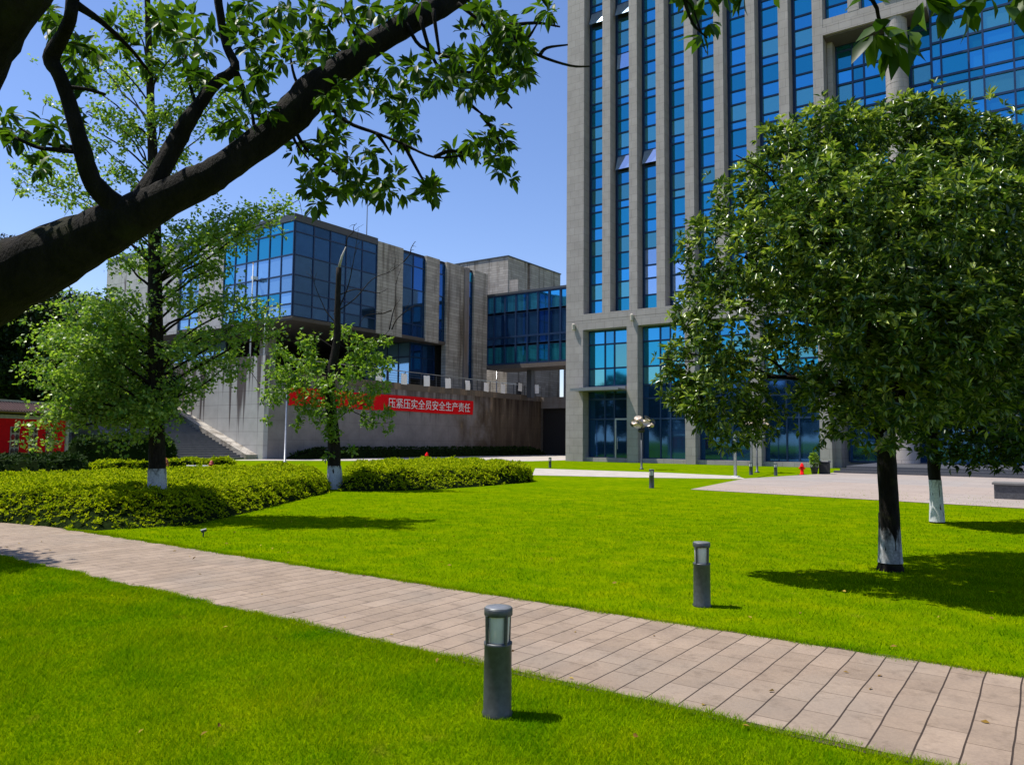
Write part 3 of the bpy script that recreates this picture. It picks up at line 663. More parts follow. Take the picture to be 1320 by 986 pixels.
for y0, y1, k in ((51.85, 55.4, 0), (58.9, 61.0, 0), (62.2, 65.1, 1), (67.0, 69.5, 1)):
    MB().box(BX-.5, BX+.12, y0, y1, BZ0-.1 if not k else 6.5, BZ1-.12).build('stone_panel', M['block_stone'], bl, blo)
MB().box(BX-.5, BX+.3, 65.1, 65.9, 6.5, BZ1-.15).build('stone_panel', M['concrete_wall'], bl, blo)
curtain_y('window', [55.4, 57.15, 58.9], [BZ0+.2, 13.3, 16.9, 19.3, BZ1-.4], BX-.15, bl, blo, lambda i, j: 5 if j > 1 else 8)
curtain_y('window', [61.0, 62.2], [BZ0, 13.3, 16.9, 19.3, BZ1-.4], BX-.2, bl, blo, lambda i, j: 5 if j > 1 else 8)
curtain_y('window', [65.9, 67.0], [8, 10.4, 13.3, 16.9, 19.3, BZ1-.4], BX-.2, bl, blo, lambda i, j: 1 if j > 3 else 5)
MB().box(-66.5, -62.65, BY-.1, BY+.4, BZ0-.1, BZ1-.1).build('stone_panel', M['terrace_stone'], bl, blo)
curtain('window', [-70, -68.2, -66.5], zb, BY+.1, bl, blo, lambda i, j: 7, .05, .07)
MB().box(-84, -70, BY-.1, BY+.4, BZ0-.1, BZ1-.1).build('stone_panel', M['terrace_stone'], bl, blo)
# recessed ground storey on the terrace
curtain('window', [-80, -78, -76, -74, -72, -70], [6.97, 10.2, 11.7], 47.5, bl, blo, lambda i, j: 7, .06, .08)
curtain('window', [-62.5, -60.7, -58.9, -57.1, -56.0], [6.97, 10.2, 11.7], 60.0, bl, blo, lambda i, j: 2, .06, .08)
curtain('window', [-60.7, -59, -57.4, -55.8, -54.2], [6.97, 10.2, 11.7], 60.0-1.6, bl, blo, lambda i, j: 7, .06, .08)
curtain_y('window', [58.4, 60.3, 62.2], [8.0, 10.2, 11.7], -54.2, bl, blo, lambda i, j: 5)
MB().box(-83, -70.1, 47.6, 60, 6.5, 11.7).box(-83, -54.4, 60.1, 69, 6.5, 11.7).build('ground_storey_wall', M['dark_room'], bl, blo)
MB().box(-63.6, -62.4, 46.9, 47.9, 6.5, BZ0-.12).build('column', M['terrace_stone'], bl, blo)
sc2 = thing('security_camera', 'small white security camera on the glazed corner of the office block', 'camera', (-57.4, BY-.2, 15.7)); sco2 = (-57.4, BY-.2, 15.7)
MB().box(-57.55, -57.25, BY-.75, BY-.25, 15.62, 15.9).build('housing', M['white_paint'], sc2, sco2)
MB().box(-57.45, -57.35, BY-.3, BY-.06, 15.5, 15.6).box(-57.45, -57.35, BY-.5, BY-.4, 15.5, 15.64).build('bracket', M['black'], sc2, sco2)
lr = thing('lightning_rod', 'thin lightning rod on the flat roof of the glass office block', 'rod', (-53.2, 50.9, BZ1+.1))
MB().tube([(0, 0, 0), (0, 0, 3.2), (.05, 0, 5.0)], [.05, .04, .02], 6).build('rod', M['metal_cap'], lr); MB().lathe(0, 0, [(.16, 0), (.16, .05), (.06, .12)], 10).build('base', M['metal_grey'], lr)

# glazed link bridge
br_ = thing('link_bridge', 'two-storey blue glass bridge joining the low block to the tower', 'bridge', (-47, 69.6, 10)); bro = (-47, 69.6, 10)
xb = [-52.6, -51.6, -50.1, -48.6, -47.05, -45.65, -44.2, -42.75, -41.2, -39.7]
curtain('window', xb, [15.95, 18.05], 69.6, br_, bro, lambda i, j: 2, .11, .12)
curtain('window', xb, [12.25, 13.2, 15.95], 69.6, br_, bro, lambda i, j: 5, .08, .12)
curtain('window', xb, [10.15, 12.25], 69.6, br_, bro, lambda i, j: 1, .11, .12)
MB().box(-52.6, -32, 69.7, 73.5, 10.1, 18.0).build('body', M['dark_room'], br_, bro)
MB().box(-52.6, -32, 69.4, 73.6, 18.05, 18.3).build('roof', M['metal_grey'], br_, bro)
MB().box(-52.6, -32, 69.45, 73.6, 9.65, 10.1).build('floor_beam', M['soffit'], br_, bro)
MB().box(-48.7, -48.1, 72.0, 72.6, 6.5, 9.7).build('column', M['dark_granite'], br_, bro)
MB().box(-54.5, -53.2, 76.5, 76.7, 13, 21.5).build('screen_wall', M['block_stone'], br_, bro)

# stone block behind, higher than the rest
ub = thing('stone_block', 'windowless weathered stone block rising behind the low glass building', 'building', (-62, 88, 0)); ubo = (-62, 88, 0)
UX, UY = -57.3, 80.06
MB().box(-78, UX, UY, 84.6, 6.5, 25.6).box(-78, UX, 85.3, 93.1, 6.5, 25.6).box(-78, UX-.4, 84.6, 85.3, 6.5, 25.5).build('wall', M['block_stone'], ub, ubo)
MB().box(-78.1, UX+.1, UY-.1, 93.2, 25.6, 25.75).build('roof', M['metal_grey'], ub, ubo)
MB().box(-78, UX+.03, UY+3, UY+12, 7, 7.1).box(UX-.05, UX+.02, 82.2, 83.4, 6.6, 9.2).build('door', M['dark_room'], ub, ubo)
gr = thing('grey_annex', 'pale grey annex seen beneath the glass bridge', 'building', (-45, 92, 0)); gro = (-45, 92, 0)
MB().box(-56, -41.5, 92, 99, 6.5, 17).build('wall', M['terrace_stone'], gr, gro)
MB().box(-56.1, -41.4, 91.9, 99, 17, 17.2).build('roof', M['metal_grey'], gr, gro)
MB().box(-50.2, -49.2, 91.94, 92.05, 9.8, 11.2).build('window', M['glass_pale'], gr, gro)
#==PART2
# ------------------------------------------------------------------ trees
def trunk_mesh(name, pts, rad, mat, parent, off, n=10, wob=.08, k=5):
    p = smoothpath(pts, k); r = np.interp(np.linspace(0, 1, len(p)), np.linspace(0, 1, len(rad)), rad)
    return MB().tube(p, list(r), n, 0, wob).build(name, mat, parent, off, True)
def limb(m, a, b, r0, r1, sag=0.0, n=6, wig=.06, k=5):
    a, b = np.asarray(a, float), np.asarray(b, float); L = np.linalg.norm(b-a); pts = []
    for i in range(k+1):
        t = i/k; p = a+(b-a)*t; p = p + np.array([0, 0, sag*L*4*t*(1-t)])
        if 0 < i < k: p = p+np.array([random.uniform(-1, 1) for _ in range(3)])*wig*L*.5
        pts.append(p)
    q = smoothpath(pts, 3); m.tube(q, list(np.linspace(r0, r1, len(q))), n); return pts
def pxblobs(lst, d0, squash=1.0):
    """lumps of a crown: sight line, radius in pixels and distance -> real place and real size"""
    out = []
    for x, y, r, dd in lst:
        d = d0+dd; out.append((dep(x, y, d), np.array([r/F*d, r/F*d, r/F*d*squash])))
    return out

# round evergreen in the lawn on the right
def round_tree():
    base = gz(1148, 735); D = 9.55
    t = thing('evergreen_tree', 'dense round evergreen tree on the near lawn with flaking whitewash at its foot', 'tree', base)
    cr = [(1150, 350, 120, 0), (1175, 190, 62, .1), (1090, 185, 48, -.2), (1060, 165, 26, .3), (1240, 212, 62, -.1), (1215, 165, 34, .2), (1180, 155, 28, 0), (1020, 240, 62, -.2), (965, 260, 46, .2), (1000, 185, 22, .1), (930, 330, 52, 0), (905, 400, 34, .3), (950, 420, 60, -.5), (895, 470, 36, 0), (880, 508, 26, .1), (935, 510, 52, -.3), (940, 552, 30, -.2), (975, 545, 24, .1),
          (1080, 290, 88, -1.3), (1170, 290, 88, -1.6), (1255, 300, 84, -1.2), (1300, 255, 60, 0), (1340, 320, 80, -.3), (1070, 390, 62, -1.3), (1130, 430, 66, -1.5), (1210, 420, 72, -1.7), (1290, 410, 74, -1.4), (1090, 500, 52, -1.0), (1150, 520, 42, -1.3), (1060, 520, 30, -.5), (1180, 500, 50, -1.5), (1250, 500, 54, -1.2), (1315, 500, 56, -.9), (1140, 555, 26, -1.2), (1100, 545, 26, -.8), (1050, 545, 22, -.5),
          (1120, 260, 110, 1.2), (1230, 290, 110, 1.4), (1050, 330, 90, 1.2), (1180, 420, 110, 1.3), (1300, 380, 90, 1.2), (1370, 420, 70, 0), (1000, 330, 60, -.9), (1020, 450, 30, .6)]
    bl_ = pxblobs([(x, y, r*.95, dd) for x, y, r, dd in cr], D, .95)
    P, O = zip(*[blob_points([b_], 140*random.choice([.75, .9, 1.1, 1.35]), .62) for b_ in bl_]); P, O = np.concatenate(P), np.concatenate(O)
    P, O = cull_inside(P, O, bl_, .22, .74)
    O = unit(O*0.75+np.array([0, 0, .55])+RNG.normal(size=O.shape)*.35)
    P = P+O*RNG.exponential(.055, (len(P), 1))
    lum = np.sin(P[:, 0]*5.1+np.sin(P[:, 2]*3.7)*1.5)*np.sin(P[:, 1]*4.7+1)*np.sin(P[:, 2]*5.9+np.sin(P[:, 0]*4))
    k = (P[:, 2] > 1.45) & (RNG.random(len(P)) < np.clip(.8+1.4*lum, .15, 1)); P, O = P[k], O[k]
    lit = (RNG.random(len(P)) < .30*np.clip(lum[k]*1.6+.5, 0, 1.4)) & (O[:, 2] > .1)  # upward-facing rosettes that take the lighter leaf as painted sunlight
    c, d = whorls(P[lit]+O[lit]*.07, O[lit]+np.array([0, 0, .5]), 9, .75, .012)
    leaves('sunlit_leaves', c, d, .098, M['leaf_sunlit'], t, base, .34, .2)
    P, O = P[~lit], O[~lit]
    c, d = whorls(P, O, 8, .9, .012)
    leaves('crown', c, d, .104, M['leaf_round'], t, base, .36, .2)
    top = dep(1145, 330, D)
    trunk_mesh('trunk', [base+[0, 0, -.05], base+[0, 0, .12], base*.97+top*.03+[0, 0, .5], base*.9+top*.1+[-.02, 0, 1.1], base+[-.03, .02, 2.0], base+[.02, .03, 2.7]], [.185, .135, .12, .115, .125, .14], M['bark_dark'], t, base, 14, .06)
    m = MB(); fork = base+np.array([0, 0, 2.0])
    for x, y, dd in [(960, 330, 0), (1030, 260, -.6), (1100, 230, .4), (1175, 220, 0), (1250, 230, -.5), (1310, 330, -.4), (1080, 400, -1.2), (1200, 400, -1.5), (1280, 430, -1), (930, 480, -.2), (1130, 300, 1.2), (1250, 330, 1.2), (1040, 470, -.4), (1300, 480, .6)]:
        pts = limb(m, fork+np.array([random.uniform(-.1, .1), random.uniform(-.1, .1), random.uniform(-.3, .6)]), dep(x, y, D+dd), .055, .015, .08)
        for q in range(3):
            e = pts[-1]+np.array([random.uniform(-.6, .6), random.uniform(-.6, .6), random.uniform(-.1, .5)])
            limb(m, pts[random.choice([2, 3, 4])], e, .018, .006, .05)
    m.build('limbs', M['bark_dark'], t, base, True)
    ww = MB(); f = []
    nA, nZ = 26, 16; v = []; keep = []
    for j in range(nZ+1):
        z = .10+.62*j/nZ
        rr = np.interp(z, [0, .17, .55, 1.15], [.155, .138, .124, .118])+.004
        for i in range(nA): v.append(base+np.array([rr*cos(2*pi*i/nA), rr*sin(2*pi*i/nA), z]))
    for j in range(nZ):
        for i in range(nA):
            f.append((j*nA+i, j*nA+(i+1) % nA, (j+1)*nA+(i+1) % nA, (j+1)*nA+i))
    link('whitewash', v, f, M['paint_worn'], t, off=base, smooth=True)
    # a lopped branch stub, pale where it was cut
    s0 = base+np.array([0, 0, 1.75]); m = MB(); m.tube([s0, dep(1143, 562, 9.4), dep(1128, 581, 9.3)], [.04, .03, .022], 7); m.build('branch_stub', M['beige'], t, base, True)
round_tree()

def tree_behind():
    base = gz(1208, 674); D = 15.8
    t = thing('evergreen_tree', 'darker evergreen tree farther back on the right with a white painted trunk', 'tree', base)
    bl_ = pxblobs([(1240, 330, 110, 0), (1290, 420, 90, -.8), (1230, 460, 90, -.6), (1300, 520, 70, -.8), (1220, 540, 60, -.5), (1270, 560, 50, -1), (1185, 520, 45, 0), (1350, 480, 90, 0), (1340, 560, 50, 0), (1180, 400, 60, 0), (1300, 250, 70, .5), (1300, 340, 100, 1.0), (1330, 230, 50, 0)], D)
    P, O = blob_points(bl_, 34, .6); P, O = cull_inside(P, O, bl_, .2)
    P = P[P[:, 2] > 1.1]; O = O[-len(P):]
    c, d = whorls(P, unit(RNG.normal(size=P.shape)+np.array([0, 0, .6])), 7, .9, .02)
    leaves('crown', c, d, .16, M['leaf_shade'], t, base, .4, .2)
    trunk_mesh('trunk', [base+[0, 0, -.05], base+[0, 0, .6], base+[-.05, 0, 1.6], base+[-.05, 0, 3.2]], [.14, .115, .11, .11], M['bark_dark'], t, base, 12)
    m = MB()
    for x, y in [(1240, 330), (1290, 420), (1180, 420), (1320, 330)]: limb(m, base+np.array([-.08, 0, 2.2]), dep(x, y, D), .08, .02)
    m.build('limbs', M['bark_dark'], t, base, True)
    v = []; f = []; n = 18
    for j in range(9):
        z = .03+.85*j/8; q = np.interp(z, [0, .6, 1.6], [0, 0, -.05]); rr = np.interp(z, [0, .6, 1.6], [.147, .121, .117])
        v += [base+np.array([q+rr*cos(2*pi*i/n), rr*sin(2*pi*i/n), z]) for i in range(n)]
    for j in range(8):
        for i in range(n):
            f.append((j*n+i, j*n+(i+1) % n, (j+1)*n+(i+1) % n, (j+1)*n+i))
    link('whitewash', v, f, M['paint_good'], t, off=base, smooth=True)
tree_behind()

# tall ginkgo on the left, planted in the hedge
def ginkgo():
    base = gz(203, 664); D = np.dot(base-np.array([0, 0, H]), ray(660, 493)/np.linalg.norm(ray(660, 493)))
    t = thing('ginkgo_tree', 'tall slender ginkgo rising out of the hedge with loose drooping sprays of leaves', 'tree', base)
    def tp(y): return np.interp(y, [-180, 0, 280, 640], [186, 190, 199, 203])
    pts = [dep(tp(y), y, D) for y in (664, 560, 420, 280, 140, 0, -120)]
    trunk_mesh('trunk', pts, [.19, .155, .142, .125, .08, .055, .025], M['bark_brown'], t, base, 12, .05)
    v = []; f = []; n = 16
    for j in range(6):
        z = .3+.66*j/5; a_ = base+(pts[1]-base)*(z/max(.1, pts[1][2])); rr = np.interp(z, [0, 1.6], [.197, .166])
        v += [a_+np.array([rr*cos(2*pi*i/n), rr*sin(2*pi*i/n), 0]) for i in range(n)]
    f = [(j*n+i, j*n+(i+1) % n, (j+1)*n+(i+1) % n, (j+1)*n+i) for j in range(5) for i in range(n)]
    link('whitewash', v, f, M['paint_good'], t, off=base, smooth=True)
    sprays = [  # px, py of the spray's end, distance offset, leaf mass
        (70, 85, 0, .4), (95, 70, .5, .5), (130, 60, -.5, .8), (170, 20, 0, .8), (220, 10, .5, .9), (240, 50, -.5, 1), (150, 100, .8, .9), (205, 80, 0, 1.1), (250, 100, .6, .8), (130, 140, -1, .9), (165, 160, 0, 1), (215, 140, -.6, 1.2), (260, 140, .4, .8), (290, 155, 1, .5), (110, 175, 0, .7), (60, 200, -1, .8), (20, 215, .5, .7), (30, 235, 0, .6), (85, 235, -.8, .8), (100, 260, 0, .6), (150, 215, -1, .9), (235, 195, .3, .9), (215, 225, -.6, .8), (300, 120, .8, .5), (60, 130, .5, .4),
        (300, 275, -.6, 1.3), (335, 270, 0, 1.2), (365, 262, .4, .8), (385, 258, .6, .4), (350, 285, -.3, .9), (270, 300, -1, 1.2), (240, 290, 0, 1), (310, 305, .5, .8), (225, 330, -.8, 1.1), (260, 345, .3, 1.1), (290, 340, -.4, .9), (235, 380, -1, 1.1), (275, 385, .5, .9), (305, 375, -.4, .8), (330, 390, .3, .9), (355, 400, .6, .9), (300, 420, -.6, 1), (260, 430, .4, 1), (340, 420, 0, .7), (235, 450, -1, 1.1), (290, 455, .5, 1), (310, 470, -.2, .9), (270, 480, .4, .8), (245, 500, -.5, .7), (375, 425, .5, .5), (170, 290, -.5, .9), (180, 330, .7, .9), (150, 330, 0, .6),
        (150, 390, -1, 1.5), (120, 400, -.6, 1.5), (90, 400, 0, 1.4), (60, 430, .4, 1.3), (100, 440, -1.2, 1.6), (140, 440, -.4, 1.7), (170, 420, .4, 1.4), (50, 470, .2, 1), (80, 480, -.5, 1.2), (120, 480, -.8, 1.7), (160, 470, .2, 1.5), (75, 515, -.8, 1.1), (100, 520, -.4, 1.3), (130, 520, .3, 1.5), (160, 520, -.4, 1.4), (60, 540, -.9, .9), (55, 560, -.9, .5), (180, 540, -.6, 1.3), (210, 530, -1, 1.1), (190, 510, .4, 1.1), (155, 560, -.3, .6), (225, 510, -.6, .8)]
    m = MB(); P = []; Dr = []; B = []
    for x, y, dd, ms in sprays:
        e = dep(x, y, D+dd*.9); up_ = 60 if y < 300 else (35 if y < 500 else -10)
        s_ = dep(tp(min(y+up_+abs(x-200)*.25, 540)), min(y+up_+abs(x-200)*.25, 540), D)
        q = limb(m, s_, e, .022+.012*(y > 250), .006, .05, 5, .05)
        ex = e+np.array([random.uniform(-.3, .3), random.uniform(-.3, .3), -.25 - .2*random.random()]); limb(m, e, ex, .008, .004, .1, 4)
        n = int((84 if y > 370 and x < 200 else 52)*ms)
        dense = 1.12 if y > 370 and x < 200 else .75
        for i in range(n):
            tt = random.uniform(.25, 1.0)**.6
            a_ = np.array(q[-1])*(tt)+np.array(q[2])*(1-tt)
            P.append(a_+RNG.normal(size=3)*np.array([.25, .25, .17])*dense); 
    P = np.array(P); per = 9
    c, d = whorls(P, RNG.normal(size=P.shape)+np.array([0, 0, .2]), per, .9, .02)
    c = c + RNG.normal(size=c.shape)*.04
    d[:, 2] -= .35
    leaves('crown', c, d, .078, M['leaf_fan'], t, base, .85, .1)
    m.build('branches', M['bark_brown'], t, base, True)
ginkgo()

def pruned_tree():
    base = gz(432, 630); D = np.dot(base-np.array([0, 0, H]), ray(660, 493))
    t = thing('pruned_tree', 'hard pruned tree with topped trunk, bare twigs and fresh tufts of green leaves', 'tree', base)
    trunk_mesh('trunk', [dep(432, 632, D), dep(431, 600, D), dep(430, 560, D), dep(425, 500, D), dep(434, 440, D), dep(435, 400, D), dep(437, 345, D)], [.27, .21, .19, .155, .125, .095, .085], M['bark_brown'], t, base, 12, .07)
    m = MB(); m.tube([dep(437, 345, D), dep(441, 330, D), dep(446, 318, D)], [.05, .035, .015], 6); m.build('cut_stub', M['beige'], t, base, True)
    v = []; f = []; n = 16; zt = dep(431, 600, D)
    for j in range(8):
        s_ = j/7; a_ = dep(432, 632, D)*(1-s_)+zt*s_; rr = .275-.058*min(1, s_*1.02)
        v += [a_+np.array([rr*cos(2*pi*i/n), rr*sin(2*pi*i/n), 0]) for i in range(n)]
    for j in range(7):
        for i in range(n):
            f.append((j*n+i, j*n+(i+1) % n, (j+1)*n+(i+1) % n, (j+1)*n+i))
    link('whitewash', v, f, M['paint_good'], t, off=base, smooth=True)
    m = MB()
    tw_ = [((430, 405), (480, 360), (520, 338), 0), ((432, 440), (470, 455), (502, 425), 0), ((502, 425), (510, 390), (517, 345), .2), ((436, 420), (415, 390), (400, 345), .3), ((436, 400), (455, 340), (462, 295), -.2), ((438, 380), (470, 375), (500, 372), .3), ((430, 545), (470, 520), (500, 500), 0), ((430, 520), (390, 505), (360, 500), 0), ((430, 470), (470, 440), (505, 430), -.3), ((432, 450), (400, 430), (370, 440), .2), ((505, 425), (525, 400), (545, 395), 0), ((446, 318), (455, 300), (460, 288), 0), ((428, 520), (465, 535), (500, 545), -.3), ((520, 338), (530, 320), (536, 312), 0), ((505, 400), (480, 405), (462, 420), .2)]
    for a_, b_, c_2, dd in tw_:
        kp = [dep(*a_, D), dep((a_[0]+b_[0])/2+random.uniform(-5, 5), (a_[1]+b_[1])/2+random.uniform(-5, 5), D+dd*.3), dep(*b_, D+dd*.6), dep((c_2[0]+b_[0])/2+random.uniform(-5, 5), (c_2[1]+b_[1])/2+random.uniform(-5, 5), D+dd*.8), dep(*c_2, D+dd)]
        p = smoothpath(kp, 4); m.tube(p, list(np.linspace(.022, .006, len(p))), 5)
        for q in range(2):
            i0 = random.randrange(4, len(p)-2); e = p[i0]+(p[-1]-p[i0])*.4+np.array([random.uniform(-.3, .3), random.uniform(-.2, .2), random.uniform(-.15, .35)]); limb(m, p[i0], e, .009, .004, .08, 4, .1)
    m.build('branches', M['bark_brown'], t, base, True)
    bl_ = pxblobs([(365, 480, 26, 0), (350, 510, 18, .2), (380, 500, 22, -.3), (400, 470, 22, .2), (395, 440, 14, .3), (415, 500, 26, -.4), (420, 535, 22, -.5), (395, 525, 18, 0), (385, 545, 10, 0), (428, 560, 14, -.3), (470, 450, 24, 0), (485, 470, 22, .3), (455, 480, 24, -.4), (470, 510, 20, -.3), (490, 500, 16, 0), (500, 535, 14, -.3), (475, 540, 14, 0), (440, 430, 16, .3), (500, 555, 8, -.2), (445, 515, 18, -.5), (450, 580, 8, 0), (495, 440, 10, 0), (345, 540, 8, 0), (425, 585, 8, -.2), (360, 455, 12, 0)], D, .9)
    P, O = blob_points(bl_, 17, .2, False)
    c, d = whorls(P, RNG.normal(size=P.shape)+np.array([0, 0, .4]), 6, .9, .02); d[:, 2] -= .25
    leaves('crown', c, d, .17, M['leaf_mid'], t, base, .45, .15)
pruned_tree()

# dark trees that close the view behind the notice board
def back_tree(px_, top, d, rpx, label, low=590):
    base = dep(px_, 562+H/d*F, d); base[2] = 0
    t = thing('broadleaf_tree', label, 'tree', base, group=None)
    bl_ = []
    for i in range(15):
        y = top+rpx*.45+(low-60-top)*random.random()**1.1; w = rpx*(.55+.45*math.sin(pi*min(1, (y-top)/(low-top)+.12)))
        bl_.append((px_+random.uniform(-1, 1)*w*.75, y, rpx*random.uniform(.32, .55), random.uniform(-3, 2)))
    bl_ = pxblobs(bl_, d); P, O = blob_points(bl_, 11, .4); P, O = cull_inside(P, O, bl_, .2)
    k = P[:, 2] > .6; P = P[k]
    c, dd = whorls(P, RNG.normal(size=P.shape)+np.array([0, 0, .6]), 6, .9, .05)
    leaves('crown', c+RNG.normal(size=c.shape)*.12, dd, .34, M['leaf_back'], t, base, .5, .15)
    trunk_mesh('trunk', [base, base+[0, 0, 3], base+[.2, 0, 7]], [.3, .24, .14], M['bark_dark'], t, base, 8)
back_tree(20, 325, 52, 85, 'dark broad tree behind the tiled notice board at the far left')
back_tree(105, 352, 58, 80, 'dark broad tree between the notice board and the ginkgo trunk')
back_tree(165, 420, 63, 60, 'dark lower tree just left of the stone staircase')
back_tree(-50, 300, 60, 95, 'tall dark tree whose pale top shows above the big bough at the far left')

# the old tree overhead: boughs across the upper left, leaves hanging into the view
def near_tree():
    base = np.array([-4.6, 1.0, 0.0])
    t = thing('overhanging_tree', 'old dark tree whose thick bough and hanging leaves cross the upper left', 'tree', base)
    D0 = 2.75
    def path(l, dd=0): return [dep(x, y, D0+d_+dd) for x, y, r, d_ in l], [r/F*(D0+d_+dd) for x, y, r, d_ in l]
    m = MB()
    main = [(-330, 520, 110, .5), (-160, 455, 66, .3), (-60, 395, 51, .1), (0, 362, 46, 0), (60, 335, 40, 0), (120, 306, 33, 0), (170, 281, 28, 0), (215, 256, 23, 0), (262, 233, 22, 0), (275, 226, 20, 0), (310, 202, 19, .05), (350, 172, 20, .1), (380, 145, 23, .12), (405, 117, 22, .15), (430, 97, 18, .2), (475, 62, 15.5, .25), (530, 28, 15, .3), (580, 0, 15, .4), (640, -45, 14, .5), (720, -110, 12, .6)]
    p, r = path(main); q = smoothpath(p, 4); rr = np.interp(np.linspace(0, 1, len(q)), np.linspace(0, 1, len(r)), r); m.tube(q, list(rr), 16, 0, .06)
    trunk_top = p[0]
    m.build('bough', M['bark_dark'], t, base, True)
    trunk_mesh('trunk', [base+[0, 0, -.05], base+[0, 0, .4], base*.6+trunk_top*.4+[-.1, 0, .1], trunk_top, trunk_top+np.array([-.4, .1, .9]), trunk_top+np.array([-.1, .2, 2.2])], [.42, .34, .31, .3, .27, .2], M['bark_dark'], t, base, 16, .06)
    ups = [[(165, 285, 24, 0), (140, 258, 14, -.05), (118, 232, 12, -.08), (104, 185, 10.5, -.1), (90, 135, 9.5, -.1), (77, 98, 8.5, -.12), (66, 76, 10.5, -.12), (78, 52, 8.5, -.15), (90, 25, 8, -.2), (96, -20, 8, -.2), (110, -80, 7, -.2)],
           [(180, 270, 20, 0), (205, 224, 13, .05), (228, 182, 12, .1), (240, 160, 11, .1), (255, 138, 8.5, .12), (278, 108, 7.5, .15), (303, 88, 6, .18), (292, 60, 5.2, .2), (284, 20, 5.5, .2), (276, -40, 5.5, .2)],
           [(-140, 330, 60, -.3), (-70, 150, 46, -.4), (-22, 55, 38, -.45), (20, 0, 32, -.5), (70, -70, 28, -.5)],
           [(303, 90, 4, .18), (318, 125, 3.4, .2), (335, 150, 3, .2)], [(96, 5, 6, -.2), (130, 28, 3.6, -.1), (165, 60, 2.6, 0), (190, 90, 2, .1)],
           [(100, 196, 3.5, -.1), (70, 193, 3, -.1), (48, 190, 2.5, -.1), (20, 178, 2, -.1)], [(75, 112, 3, -.1), (110, 115, 2.4, -.1), (135, 122, 2, 0)]]
    for u in ups:
        p, r = path(u); q = smoothpath(p, 4); rr = np.interp(np.linspace(0, 1, len(q)), np.linspace(0, 1, len(r)), r)
        MB().tube(q, list(rr), 10, 0, .06).build('branch', M['bark_dark'], t, base, True)
    # twigs and leaf clusters (sight line, distance offset)
    tws = [[(372, 152), (394, 192), (422, 215), (450, 235)], [(405, 118), (445, 156), (485, 172), (520, 186), (560, 203), (605, 200)], [(520, 186), (530, 205), (545, 232), (552, 240)], [(485, 172), (495, 185), (505, 200)], [(541, 22), (556, 70), (575, 90), (640, 92), (668, 70)], [(524, 31), (542, 60), (580, 75), (592, 90)], [(558, 12), (565, 60), (570, 88)], [(620, 60), (645, 120), (660, 140)], [(600, 130), (612, 140), (622, 148)], [(640, 30), (670, 55), (695, 72), (735, 85), (760, 86)], [(640, 35), (690, 30), (722, 35)], [(695, 72), (705, 62), (732, 58)], [(660, 65), (680, 50), (692, 32)], [(590, 5), (620, 30), (640, 60)], [(372, 155), (380, 182), (398, 206)],
           [(560, 203), (580, 195), (605, 200), (620, 212)], [(395, 125), (380, 100), (372, 60)], [(330, 180), (325, 145), (318, 110)], [(470, 70), (455, 40), (440, 10)], [(255, 140), (245, 110), (238, 70)], [(100, 190), (60, 185), (25, 165)], [(60, 190), (40, 215)], [(620, 148), (640, 175), (645, 200)]]
    for l in tws:
        p = [dep(x, y, D0+.25) for x, y in l]; q = smoothpath(p, 4)
        MB().tube(q, list(np.linspace(.009, .0035, len(q))), 5).build('twig', M['bark_dark'], t, base, True)
    cl = [(620, 15), (645, 12), (660, 35), (672, 55), (640, 45), (610, 40), (590, 70), (625, 75), (655, 82), (640, 105), (620, 105), (660, 110), (600, 110), (575, 100), (590, 118), (560, 85), (690, 12), (705, 15), (650, 65), (635, 28), (672, 90),
          (515, 118), (505, 135), (522, 140), (530, 125), (515, 150), (493, 130), (480, 110), (460, 105), (440, 112), (420, 120), (510, 85), (535, 90), (560, 110), (580, 90), (470, 85), (450, 130), (500, 100),
          (638, 160), (630, 178), (648, 180), (652, 198), (640, 205), (622, 195), (645, 220), (660, 228), (575, 190), (585, 200), (556, 240), (550, 246), (500, 215), (490, 228), (508, 228), (498, 245), (520, 250), (512, 168), (518, 178), (530, 172),
          (450, 205), (440, 215), (456, 218), (460, 235), (448, 240), (470, 245), (415, 190), (405, 185), (432, 182), (405, 220), (415, 232), (400, 215), (410, 260), (402, 245), (385, 185), (425, 175), (440, 172), (480, 198), (470, 190), (430, 140), (435, 150),
          (370, 55), (385, 40), (400, 25), (420, 35), (440, 20), (460, 30), (480, 10), (355, 20), (340, 40), (330, 55), (365, 85), (385, 70), (400, 50), (410, 10), (430, 60), (450, 50), (375, 15), (500, 20), (520, 8), (540, 2), (320, 5), (345, 75), (360, 30), (395, 90), (425, 75),
          (320, 60), (305, 50), (315, 110), (325, 130), (308, 150), (296, 165), (320, 155), (345, 145), (290, 140), (285, 120), (300, 30), (270, 30), (250, 20), (245, 50), (230, 45), (240, 80), (255, 95), (222, 20), (205, 30), (260, 60), (250, 90), (262, 110), (325, 80), (330, 100),
          (65, 25), (60, 15), (72, 35), (70, 45), (90, 70), (100, 90), (105, 60), (115, 75), (108, 110), (150, 30), (160, 60), (172, 75), (150, 65), (12, 152), (8, 165), (20, 170), (35, 168), (60, 155), (72, 168), (65, 178), (58, 205), (50, 215), (30, 185), (5, 185), (80, 165), (90, 155), (110, 150)]
    cl = cl + [(x+random.uniform(-13, 13), y+random.uniform(-11, 11)) for x, y in cl if random.random() < (.95 if y < 130 else .6)]
    P = np.array([dep(x+random.uniform(-4, 4), y+random.uniform(-4, 4), D0+.25+random.uniform(-.35, .45)) for x, y in cl for _ in range((4 if y < 115 and x > 560 else 2) if random.random() < .7 else 1)])
    O = RNG.normal(size=P.shape)*.6+np.array([0, 0, -.1])
    c, d = whorls(P, O, 8, .95, .008); d[:, 2] -= .3
    leaves('leaves', c, d, .061, M['leaf_near'], t, base, .38, .1, True)
